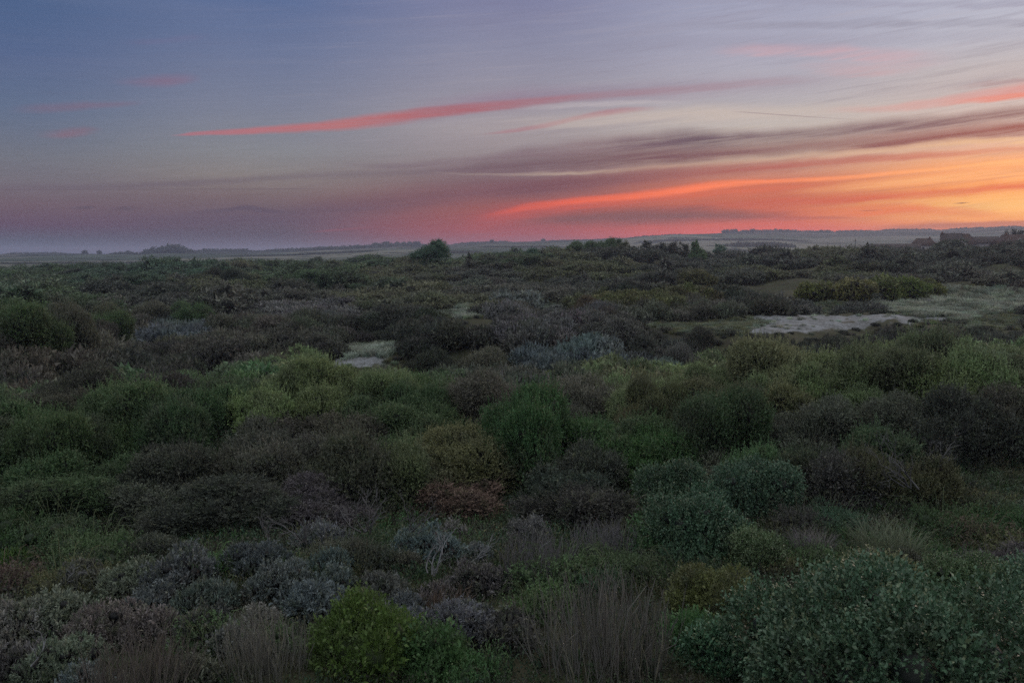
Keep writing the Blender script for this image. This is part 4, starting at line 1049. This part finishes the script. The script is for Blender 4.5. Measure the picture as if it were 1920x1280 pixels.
# marram and dune grass in the openings
gr = [P_grass(1700 + i, n=120, R_=.5, H=.62, w=.016)[0].mesh('p', leaf_mat('marram_blade', 'inst', dry=(.19, .165, .12), drymix=.5, scale=.4, rough=.6, trans=.3, vary=.5)) for i in range(3)]
r = G(81); rw = []
for (a0, a1, sp) in ((16, 50, .33), (50, 140, .55), (140, 330, 1.6)):
    x, y, rd = cells(a0, a1, sp, 37, 900 + int(a0), .5)
    PXs, PYs = to_pix(x, y, height(x, y)); OP = opening(PXs, PYs, ('marram', 'grass'), 1.1); OS = opening(PXs, PYs, ('sand',))
    om = opening(PXs, PYs, ('marram',))
    for xi, yi, op, os_, mm in zip(x, y, OP, OS, om):
        if r.random() > op * 1.3 + .25 * os_ or (os_ > .3 and r.random() > .10): continue
        s = r.uniform(.6, 1.4) * (1.3 if a0 < 140 else 2.2) * (1 if mm > .3 else .6)
        c_ = jc(r, 'pale' if mm > .3 or os_ > .2 else ('sage' if r.random() < .6 else 'olive'), .35)
        rw.append((xi, yi, s, s, r.integers(3), c_))
stuff_from('dune_grass', gr, rw, 'pale marram and dune grass growing in the gaps of the scrub')

# ------------------------------------------------------------------ trees
def tree(name, px, base, top, wpx, dist, colour, label, shape='round', src=None, trunk_f=.25, seed=1, group=None, part=True):
    """a tree on the ground at a given distance; its height and width from its extent in the photograph"""
    az = math.atan((px - 960) / F / math.cos(PITCH) * 1.0)
    d = pix_dir(px, top); s = dist / math.hypot(d[0], d[1])
    x, y, ztop = d[0] * s, d[1] * s, EYE + d[2] * s
    z = float(height(x, y)); H = max(ztop - z, 2.0); Rw = wpx / 2 / F * dist
    r = G(seed); a = Acc(); lf = max(.16, dist * .0011)
    crown_h = min(H * (1 - trunk_f), max(H * .5, (base - top) / F * dist * 1.1))
    zc = H - crown_h
    if shape == 'pine':
        C0, A0 = [], []
        for i in range(16):
            t = i / 15; rr_ = Rw * (1 - .45 * t) * r.uniform(.25, .55); th = r.uniform(0, 6.28)
            C0.append([math.cos(th) * Rw * .6 * (1 - .5 * t), math.sin(th) * Rw * .6 * (1 - .5 * t), crown_h * (.12 + .8 * t)]); A0.append([rr_, rr_, rr_ * .42])
        LB = (np.array(C0), np.array(A0))
    elif shape == 'cone':
        C0 = [[r.normal() * Rw * .12, r.normal() * Rw * .12, crown_h * t] for t in np.linspace(.15, .9, 9)]
        A0 = [[Rw * (1.05 - t) * .95, Rw * (1.05 - t) * .95, crown_h * .16] for t in np.linspace(.12, .9, 9)]
        LB = (np.array(C0), np.array(A0))
    elif shape == 'wind':     # leaning crown, long slope on the left, steep on the right
        C0 = [[-.55 * Rw, 0, crown_h * .22], [-.2 * Rw, 0, crown_h * .38], [.15 * Rw, 0, crown_h * .52], [.42 * Rw, .1 * Rw, crown_h * .60], [.5 * Rw, 0, crown_h * .30], [0, .1 * Rw, crown_h * .3]]
        A0 = [[.42 * Rw, .5 * Rw, crown_h * .26], [.46 * Rw, .6 * Rw, crown_h * .34], [.46 * Rw, .6 * Rw, crown_h * .38], [.42 * Rw, .55 * Rw, crown_h * .40], [.48 * Rw, .55 * Rw, crown_h * .34], [.7 * Rw, .6 * Rw, crown_h * .35]]
        for i in range(18):
            k = int(r.integers(6)); u = rvec(r); u[2] = abs(u[2]); C0.append(list(np.array(C0[k]) + u * np.array(A0[k]) * .9)); q = Rw * r.uniform(.1, .2); A0.append([q, q, q * .8])
        LB = (np.array(C0), np.array(A0))
    else:
        LB = lobes(r, Rw, crown_h * .95, 16, .22, .42, .2)
    n = int(np.clip(9 * Rw * crown_h / lf ** 2 / 4, 120, 2600))
    P, N = surf(r, LB, n, .22, -1)
    P[:, 2] += zc; a_ = Acc(); core(a_, r, (LB[0] + [0, 0, zc], LB[1]), .84, 7, 7)
    shoots(a_, r, P, N, 5, lf * 1.8, lf, lf * .5, .35, 1.0, tri=True, jitter=.4)
    P, N = surf(r, LB, n // 2, .5, -1); P[:, 2] += zc
    shoots(a_, r, P, N, 3, lf * 1.5, lf * 1.4, lf * .9, .2, 1.3, tri=True)
    root = obj(name, None, loc=(x, y, z)); root.empty_display_size = .5
    root.rotation_euler = (0, 0, -math.atan2(x, y))
    cr = obj('crown', a_.mesh('crown', leaf_mat('tree_leaf', 'obj', dry=(.06, .06, .04), drymix=.4, scale=.5, rough=.6)), root, color=C_[colour])
    tr = Acc()
    tr.tubes(curved(r, np.array([[0, 0, -.4]]), np.array([[LB[0][0, 0] * .3, 0, zc + crown_h * .7]]), 6, .03), np.linspace(1, .3, 6)[None] * max(.12, H * .025), np.array([.5]), 7)
    P, N = surf(r, LB, 9, .3, -1); P[:, 2] += zc
    A0 = np.zeros((9, 3)); A0[:, 2] = r.uniform(max(zc * .6, .4), zc + crown_h * .4, 9)
    tr.tubes(curved(r, A0, P, 5, .08), np.linspace(1, .25, 5)[None] * np.full((9, 1), max(.05, H * .009)), np.full(9, .5), 5)
    obj('trunk', tr.mesh('trunk', bark), root)
    tag(root, label, 'tree', group)
    return root

tree('round_tree', 808, 487, 450, 76, 255, 'teal', 'lone wind-shaped round tree on the dune skyline left of centre', 'wind', seed=3, trunk_f=.05)
tree('small_tree', 880, 486, 472, 10, 250, 'dark', 'tiny dark tree right of the lone round tree', 'cone', seed=4)
for i, (px, b, t, w, d, col, sh, lab) in enumerate([
 (1082, 474, 449, 58, 290, 'green', 'round', 'leftmost leafy tree of the clump on the centre skyline'),
 (1112, 474, 450, 56, 296, 'green', 'round', 'second leafy tree from the left in the skyline clump'),
 (1150, 474, 443, 54, 290, 'green', 'round', 'tallest leafy tree of the clump on the centre skyline'),
 (1172, 475, 451, 34, 285, 'olive', 'round', 'slender right end tree of the skyline clump'),
 (1040, 476, 462, 44, 300, 'teal', 'round', 'low bushy tree left of the skyline clump'),
 (1000, 478, 464, 40, 300, 'teal', 'round', 'lowest bushy tree, far left of the skyline clump')]):
    tree('leafy_tree', px, b, t, w, d, col, lab, sh, seed=20 + i, trunk_f=.15)
for i, (px, b, t, w, d, lab) in enumerate([
 (1216, 482, 451, 42, 270, 'dark pine at the left end of the pine group'), (1238, 482, 456, 38, 276, 'low dark pine second in the pine group'),
 (1258, 482, 454, 40, 272, 'broad dark pine in the middle of the pine group'), (1280, 484, 453, 32, 268, 'dark pine at the right end of the pine group')]):
    tree('pine_tree', px, b, t, w, d, 'dark', lab, 'pine', seed=40 + i, trunk_f=.12)
tree('leafy_tree', 1307, 486, 450, 40, 262, 'green', 'pointed leafy tree right of the dark pines', 'cone', seed=50, trunk_f=.1)
tree('leafy_tree', 1349, 476, 456, 26, 420, 'teal', 'hazy round tree behind the pointed tree', 'round', seed=51)
tree('leafy_tree', 1437, 474, 461, 16, 520, 'teal', 'small faint tree against the pale field', 'round', seed=52)
for i, (px, t, w, lab) in enumerate([(1888, 431, 8, 'thin tree left of the tufted trees by the right house'), (1903, 428, 13, 'tufted tree above the right-hand house roof'), (1915, 429, 12, 'tufted tree at the right edge above the house')]):
    tree('tufted_tree', px, 450, t, w, 500, 'dark', lab, 'round', seed=60 + i, trunk_f=.4)

# trees on the hill line
far = [(1357, 434, 4), (1364, 433, 4), (1372, 433, 5), (1379, 432, 5), (1411, 432, 9), (1398, 435, 8), (1463, 435, 4), (1478, 436, 4), (1553, 436, 8), (1540, 438, 8),
       (725, 455, 16), (745, 456, 8), (757, 456, 6), (768, 455, 7), (781, 454, 14), (705, 457, 12), (826, 454, 6), (288, 468, 12), (159, 472, 5), (186, 473, 4), (240, 473, 6), (922, 452, 6), (1018, 451, 5)]
where = {1357: 'leftmost slim tree of the little row on the hill crest', 1364: 'second slim tree of the row on the hill crest', 1372: 'third slim tree of the row on the hill crest', 1379: 'rightmost slim tree of the row on the hill crest',
         1411: 'rounded far tree standing highest on the hill crest', 1398: 'low far tree between the slim row and the rounded tree', 1463: 'small far tree on the ridge, left of a pair', 1478: 'small far tree on the ridge, right of a pair',
         1553: 'humped far tree on the ridge above the dune bushes', 1540: 'low far tree just left of the humped one', 725: 'wide far tree left of the small ridge trees', 745: 'small far tree after the wide one on the ridge',
         757: 'second small far tree left of the lone round tree', 768: 'third small far tree close to the lone round tree', 781: 'widest far tree right behind the lone round tree', 705: 'far tree at the left start of the ridge line',
         826: 'small far tree just above the lone round tree', 288: 'far tree at the left end of the low wood', 159: 'tiny far tree on the flat left horizon', 186: 'tiny far tree right of its neighbour on the left horizon',
         240: 'tiny far tree near the low wood on the left horizon', 922: 'tiny far tree on the ridge near the centre', 1018: 'tiny far tree on the ridge below the orange streak'}
for i, (px, t, w) in enumerate(far):
    tree('far_tree', px, t + 8, t, w, 2600, 'dark', where[px], 'round', seed=80 + i, group='trees on the far hills')

# far woods and hedges: masses nobody could count
def far_wood(name, items, label, seed):
    """items: (px0, px1, base row, height px, distance)"""
    r = G(seed); a = Acc()
    for (x0, x1, rowb, hp, dist) in items:
        n = max(int((x1 - x0) / 1.6), 3)
        for q in range(n):
            u = (q + r.random()) / n; px = x0 + (x1 - x0) * u; dd = dist * r.uniform(.985, 1.015)
            d = pix_dir(px, 470); x = d[0] * dd; y = d[1] * dd; z = float(height(x, y))
            env = min(1, 4 * u + .35, 4 * (1 - u) + .35)
            h = hp / F * dd * r.uniform(.65, 1.1) * env; w = h * r.uniform(.6, 1.0) + 3
            LB = lobes(r, w, h, 4, .35, .55)
            P, N = surf(r, LB, 26, .15); P = P + [x, y, z - 1]
            l = max(h * .22, 2.0)
            leaves(a, P, unit(N + rvec(r, len(P)) * .8), l, l * 1.1, r.random(len(P)), r, tri=True)
            leaves(a, P - N * l * .5, unit(N * .3 + rvec(r, len(P))), l * 1.7, l * 1.5, r.random(len(P)) * .6, r, tri=True)
    o = obj(name, a.mesh(name, leaf_mat('tree_leaf', 'obj')), color=C_['dark'])
    return tag(o, label, kind='stuff')
far_wood('far_woodland', [(5, 125, 478, 4, 3200), (205, 262, 481, 6, 2300), (262, 365, 480, 12, 2250), (300, 345, 476, 14, 2260), (365, 480, 478, 6, 2500), (480, 700, 474, 5, 2500), (560, 790, 470, 7, 2350),
                          (690, 800, 462, 5, 2650), (850, 960, 458, 4, 2700), (1370, 1500, 443, 6, 2650), (1440, 1640, 445, 5, 2650), (1640, 1760, 442, 4, 2650), (1760, 1930, 440, 4, 2650),
                          (1360, 1490, 462, 8, 1500), (900, 1060, 462, 3, 1800), (800, 900, 466, 3, 1500), (1180, 1290, 450, 3, 2600), (1000, 1180, 453, 2.5, 2680)],
         'dark woods and hedges along the far hills', 5)
far_wood('field_hedges', [(0, 330, 490, 2, 1300), (330, 640, 486, 2.5, 1150), (430, 700, 478, 3, 1700), (850, 1060, 472, 2.5, 1100), (1200, 1420, 466, 3, 1250), (1230, 1500, 452, 3, 1900)], 'hedges between the far fields', 6)

# ------------------------------------------------------------------ houses
M_roof = plain_mat('clay_roof', (.085, .052, .046), .85, (.06, .042, .04), .8)
M_roof2 = plain_mat('slate_brown_roof', (.075, .055, .055), .8, (.055, .045, .045), .8)
M_white = plain_mat('white_render', (.72, .72, .74), .8, (.6, .6, .62), .5)
M_wall = plain_mat('buff_wall', (.42, .38, .38), .9, (.34, .31, .31), .8)
M_brick = plain_mat('brick_chimney', (.16, .085, .065), .9, None, 4)
M_glass = plain_mat('window_glass', (.03, .035, .045), .08, (.04, .045, .055), 1, .6)
M_wood = plain_mat('weathered_wood', (.07, .06, .052), .9, None, 6)
def at(px, row, dist):
    d = pix_dir(px, row); s = dist / math.hypot(d[0], d[1]); return d[0] * s, d[1] * s, EYE + d[2] * s
def part(name, fill, mat, parent, label=None):
    a = Acc(); fill(a); o = obj(name, a.mesh(name, mat), parent)
    if label: o['label'] = label
    return o
def gable(a, x0, x1, y0, y1, z0, z1, ov=.3, hip0=0, hip1=0, th=.18):
    """pitched roof, ridge along x, hips at either end; a solid with thickness"""
    ym = (y0 + y1) / 2
    def sh(d): return [(x0 - ov, y0 - ov, z0 + d), (x1 + ov, y0 - ov, z0 + d), (x1 + ov, y1 + ov, z0 + d), (x0 - ov, y1 + ov, z0 + d), (x0 - ov + hip0, ym, z1 + d), (x1 + ov - hip1, ym, z1 + d)]
    p = sh(th) + sh(0)
    a.poly(p, [(0, 1, 5, 4), (2, 3, 4, 5), (3, 0, 4), (1, 2, 5), (7, 6, 10, 11), (9, 8, 11, 10), (6, 9, 10), (8, 7, 11), (0, 6, 7, 1), (1, 7, 8, 2), (2, 8, 9, 3), (3, 9, 6, 0)])
def gable_wall(a, x0, x1, y0, y1, z0, z1, zr):
    """walls under a ridge along x with gable ends"""
    ym = (y0 + y1) / 2
    p = [(x0, y0, z0), (x1, y0, z0), (x1, y1, z0), (x0, y1, z0), (x0, y0, z1), (x1, y0, z1), (x1, y1, z1), (x0, y1, z1), (x0, ym, zr), (x1, ym, zr)]
    a.poly(p, [(0, 1, 5, 4), (2, 3, 7, 6), (3, 0, 4, 7), (1, 2, 6, 5), (4, 8, 7), (5, 6, 9)])
def turned(a, i0):
    """swap x and y of what was added after vertex block i0 (ridge towards the viewer)"""
    for k in range(i0, len(a.V)):
        V = a.V[k]; a.V[k] = np.stack([-V[:, 1], V[:, 0], V[:, 2]], 1)
def house(name, pxc, rowtop, dist, label):
    x, y, zt = at(pxc, rowtop, dist); z = float(height(x, y))
    root = obj(name, None, loc=(x, y, z)); root.rotation_euler = (0, 0, -math.atan2(x, y)); tag(root, label, 'house')
    return root, zt - z
U = 430 / F     # metres per photograph pixel at 430 m
# long low building
h, H = house('long_house', 1668, 457, 425, 'long low building with a straight brown roof half hidden by scrub')
w = 92 * U / 2
part('wall', lambda a: gable_wall(a, -w + .4, w - .4, -3.6, 3.6, -2, H - 2.6, H - .25), M_wall, h)
part('roof', lambda a: gable(a, -w, w, -4, 4, H - 2.9, H - .18, hip0=5, hip1=0), M_roof2, h)
for k in range(6):
    f = part('window', lambda a: a.box(-w + 3 + k * 4 - .75, -w + 3 + k * 4 + .75, -3.72, -3.55, H - 4.9, H - 3.5), M_white, h)
    part('pane', lambda a: a.box(-w + 3 + k * 4 - .62, -w + 3 + k * 4 + .62, -3.76, -3.724, H - 4.78, H - 3.62), M_glass, f)
# hipped house
h, H = house('hipped_house', 1732, 446.5, 440, 'house with a hipped red-brown roof between the long roof and the steep one')
w = 40 * U / 2
part('wall', lambda a: a.box(-w + .4, w - .4, -4, 4, -2, H - 3.6), M_wall, h)
rf = part('roof', lambda a: gable(a, -w, w, -4.3, 4.3, H - 3.6, H - .18, hip0=3, hip1=3), M_roof, h)
part('chimney', lambda a: a.box(2.2, 2.9, -.4, .4, H - 1.2, H + .7), M_brick, rf)
for k in (-3, 0, 3):
    f = part('window', lambda a: a.box(k - .6, k + .6, -4.1, -3.95, H - 5.6, H - 4.2), M_white, h)
    part('pane', lambda a: a.box(k - .5, k + .5, -4.14, -4.104, H - 5.5, H - 4.3), M_glass, f)
# steep house: tall main block, lower hipped wing on its right
h, H = house('steep_house', 1790, 437, 430, 'tall house with a steep dark roof and a lower hipped wing')
part('wall', lambda a: gable_wall(a, -5.6, 2.6, -4.2, 4.2, -2, H - 5.8, H - .5), M_wall, h)
rf = part('roof', lambda a: gable(a, -5.8, 2.9, -4.4, 4.4, H - 6, H - .18, .15), M_roof2, h)
part('chimney', lambda a: a.box(-5.5, -4.7, -.4, .4, H - 1.5, H + .7), M_brick, rf)
def wing(a): gable(a, 0, 9, -3.2, 3.2, H - 5.6, H - .9, .2, 0, 3.2)
part('wing_wall', lambda a: a.box(2.75, 9, -3, 3, -2, H - 5.2), M_wall, h)
part('wing_roof', lambda a: gable(a, 3.0, 9.2, -3.3, 3.3, H - 5.4, H - .5, .2, 0, 3.4), M_roof, h)
def front(a):
    gable_wall(a, 4.3, 6.5, -2.6, 2.6, -2, H - 5.4, H - 1.3); turned(a, 0)
    for k in range(len(a.V)): a.V[k] = a.V[k] + [3.0, -8.6, 0]
part('gable_wall', front, M_wall, h)
f = part('window', lambda a: a.box(-5.4, -2.8, -4.36, -4.15, H - 7.4, H - 6.15), M_white, h, 'white window band under the eaves')
part('pane', lambda a: a.box(-5.1, -3.1, -4.4, -4.364, H - 7.25, H - 6.3), M_glass, f)
f = part('window', lambda a: a.box(6.1, 8.7, -3.2, -2.95, H - 6.9, H - 5.75), M_white, h)
part('pane', lambda a: a.box(6.4, 8.4, -3.24, -3.204, H - 6.75, H - 5.9), M_glass, f)
f = part('window', lambda a: a.box(2.2, 3.6, -4.42, -4.22, H - 7.2, H - 6.2), M_white, h)
# long ridge roof between the houses
h, H = house('low_house', 1842, 443.5, 455, 'low ridge-roofed house between the steep one and the gabled one')
w = 46 * U / 2
part('wall', lambda a: gable_wall(a, -w + .4, w - .4, -4, 4, -2, H - 3, H - .25), M_wall, h)
part('roof', lambda a: gable(a, -w, w, -4.3, 4.3, H - 3.2, H - .18), M_roof2, h)
# gabled house on the right with two small white gables
h, H = house('gabled_house', 1892, 439.5, 425, 'red-brown roofed house at the right edge below the tufted trees')
part('wall', lambda a: gable_wall(a, -5.5, 9, -4.6, 4.6, -2, H - 5.4, H - .4), M_wall, h)
rf = part('roof', lambda a: gable(a, -6, 9.5, -5, 5, H - 5.6, H - .18, .2, 3.4, 0), M_roof, h)
part('chimney', lambda a: a.box(-1.4, -.6, -.4, .4, H - 1.2, H + .8), M_brick, rf)
for k, cx in enumerate((-5.6, -2.2)):
    def gw(a, cx=cx):
        gable_wall(a, 5.0, 6.2, -1.55, 1.55, H - 7.6, H - 4.9, H - 2.5); turned(a, 0)
        for i in range(len(a.V)): a.V[i] = a.V[i] * [1, -1, 1] + [cx, 0, 0]
    g = part('white_gable', gw, M_white, h)
    def gr_(a, cx=cx):
        gable(a, 3.2, 6.1, -1.75, 1.75, H - 5.2, H - 2.4, .12); turned(a, 0)
        for i in range(len(a.V)): a.V[i] = a.V[i] * [1, -1, 1] + [cx, 0, 0]
    part('gable_roof', gr_, M_roof, g)
def gf(a):
    gable_wall(a, 5, 7, -2.6, 2.6, -2, H - 4.4, H - 1.6); turned(a, 0)
    for i in range(len(a.V)): a.V[i] = a.V[i] * [1, -1, 1] + [4.2, 0, 0]
part('front_gable', gf, M_wall, h)
for q in (3.4, 5.0):
    f = part('window', lambda a: a.box(q - .45, q + .45, -7.12, -6.97, H - 6.2, H - 4.9), M_white, h)
    part('pane', lambda a: a.box(q - .36, q + .36, -7.16, -7.124, H - 6.1, H - 5.0), M_glass, f)

# utility pole
x, y, zt = at(1604, 448, 330); z = float(height(x, y))
pr = obj('utility_pole', None, loc=(x, y, z)); tag(pr, 'thin wooden pole rising above the dune skyline', 'pole')
a = Acc(); a.tubes(np.array([[[0, 0, -.5], [0, 0, (zt - z) / 2], [0, 0, zt - z]]]), np.array([[.12, .11, .09]]), np.array([.5]), 8); obj('shaft', a.mesh('shaft', M_wood), pr)
a = Acc(); a.box(-.5, .5, -.06, .06, zt - z - .7, zt - z - .56); obj('crossarm', a.mesh('crossarm', M_wood), pr)

# ------------------------------------------------------------------ dead branches
deadm = plain_mat('bleached_wood', (.30, .30, .31), .85, (.2, .195, .19), 9)
deadm2 = plain_mat('grey_dead_wood', (.15, .145, .145), .85, (.10, .095, .092), 9)
def dead(px, py, size_px, label, pale=True, n=4, lean=(.6, 0), up=.8, seed=0, lift=.6):
    x, y, z, t = hit(px, py, lift); L = size_px * t / F; r = G(500 + seed); a = Acc()
    def grow(p, d, L, rad, lv):
        q = p + unit(d) * L
        pa = curved(r, p[None], q[None], 4, .12)
        a.tubes(pa, np.linspace(rad, rad * .55, 4)[None], np.array([.5]), 4)
        if lv == 0: return
        for _ in range(int(r.integers(2, 4))):
            k = int(r.integers(1, 4)); grow(pa[0, k], unit(unit(d) + rvec(r) * .75 + UP * .15), L * r.uniform(.45, .75), rad * .55, lv - 1)
    for i in range(n):
        d = np.array([lean[0], lean[1], up]) + r.normal(size=3) * [.45, .45, .15]
        grow(np.array([r.normal() * L * .06, r.normal() * L * .06, -.1]), d, L * .55 * r.uniform(.7, 1.1), .012 + L * .008, 3)
    o = obj('dead_branch', a.mesh('dead_branch', deadm if pale else deadm2), loc=(x, y, z + (lift - .1)), rot=(0, 0, 0))
    return tag(o, label, 'dead branch', 'dead branches among the bushes')
dead(56, 1232, 75, 'bleached forked dead branch leaning in the lower left buckthorn', True, 1, (.75, 0), .55, 1, .75)
for i, (px, py, s, pale, n, ln, lab) in enumerate([
 (572, 1005, 90, False, 5, (-.1, 0), 'grey dead stems left of the blue-grey buckthorn tops'), (505, 1000, 55, False, 3, (0, 0), 'small bluish dead stem left of the grey dead stems'),
 (680, 985, 110, False, 6, (.1, 0), 'tangle of grey dead stems below the dark thicket'), (812, 1062, 80, True, 5, (.2, 0), 'pale tangled dead branches on the blue-grey buckthorn'),
 (890, 1040, 60, True, 3, (.9, 0), 'pale dead branch reaching right towards the grey dome'), (1710, 905, 110, False, 6, (-.4, 0), 'grey dead branches fanning under the yellow-tipped willow'),
 (1730, 880, 90, False, 5, (.9, 0), 'bare branches sticking out right of the brown dome'), (858, 745, 60, True, 4, (0, 0), 'pale dead stems beside the broad brown bush'),
 (955, 735, 70, True, 4, (.3, 0), 'pale spreading dead stems at the thicket edge, centre'), (1078, 715, 30, True, 2, (0, 0), 'two short pale dead stems beyond the thicket'),
 (770, 985, 70, False, 4, (.4, 0), 'grey dead stems right of the larger tangle'), (1285, 690, 60, False, 5, (0, 0), 'grey dead stems inside the purple-grey bush'),
 (130, 1075, 50, True, 2, (.3, 0), 'thin pale dead twig on the left bramble'), (30, 730, 60, False, 4, (0, 0), 'bare grey stems at the left edge of the thicket')]):
    dead(px, py, s, lab, pale, n, ln, .9, 10 + i, 1.0 if py < 1000 else .7)

# ------------------------------------------------------------------ labels of the bushes that were scattered
LM = [('pale sand hollow', 655, 680), ('white sand blowout', 1525, 608), ('lone round tree', 808, 470), ('dark pine group', 1245, 470), ('yellow-green bank', 1630, 540),
      ('utility pole', 1604, 470), ('long brown thorn bank', 270, 590), ('three dark glossy bushes', 1330, 950), ('bright yellow-green mound', 680, 1215), ('yellow bush', 1335, 1115),
      ('largest bare twig clump', 1130, 1180), ('pale grey dome', 995, 1010), ('pale grass tuft', 1665, 1015), ('huge glossy corner bush', 1620, 1190), ('bleached dead branch', 90, 1200),
      ('dark round reddish bush', 1108, 572), ('bramble patch at left', 60, 1010), ('grass slope at right', 1870, 925), ('green crest willow', 1700, 700), ('dark red bush', 815, 765),
      ('broad reddish bush', 905, 685), ('purple-grey bush', 1267, 672), ('great dark thorn dome', 1800, 790), ('wide brown dome', 1535, 800), ('green-topped willow at left', 60, 625),
      ('marram gap', 1018, 574), ('bottom left twig clump', 250, 1260), ('grey dead stem tangle', 680, 960), ('left dark thorns', 130, 740), ('right marram slope', 1850, 565)]
ORD = ['nearest', 'second', 'third', 'fourth', 'fifth', 'sixth', 'seventh', 'eighth', 'ninth', 'tenth', 'eleventh', 'twelfth', 'thirteenth', 'fourteenth', 'fifteenth', 'sixteenth', 'seventeenth', 'eighteenth', 'nineteenth', 'twentieth', 'twenty-first', 'twenty-second', 'twenty-third', 'twenty-fourth']
groups = {}
for o_, k, col, px, py, wpx in PENDING:
    d2 = [((px - x) / 1.4) ** 2 + ((py - y) * 1.3) ** 2 for _, x, y in LM]; i = int(np.argmin(d2)); nm, lx, ly = LM[i]
    ddx, ddy = px - lx, (py - ly) * 2.0
    di = ('right of' if ddx > 0 else 'left of') if abs(ddx) > abs(ddy) else ('in front of' if ddy > 0 else 'behind')
    size = 'small' if wpx < 60 else ('large' if wpx > 115 else 'mid-sized')
    groups.setdefault((size, CN[col], WORD[k], di, nm), []).append((d2[i], o_))
for (size, cn, wd, di, nm), L_ in groups.items():
    for n_, (_, o_) in enumerate(sorted(L_, key=lambda t: t[0])):
        o_['label'] = f"{size} {cn} {wd}, {ORD[min(n_, 23)]} {di} the {nm}" if len(L_) > 1 else f"only {size} {cn} {wd} {di} the {nm}"
        o_['group'] = {'willow': 'willow bushes of the thicket', 'thorn': 'thorn bushes of the thicket', 'buckthorn': 'sea buckthorn in the foreground', 'broad': 'glossy broadleaf bushes', 'bramble': 'brambles in the foreground',
                       'lump': 'buckthorn bushes on the middle dunes', 'soft': 'willow bushes on the middle dunes'}.get(
                           {'sea buckthorn bush': 'buckthorn', 'willow bush': 'willow', 'thorn bush': 'thorn', 'bramble': 'bramble', 'glossy broadleaf bush': 'broad'}.get(wd, ''), 'bushes in the foreground')
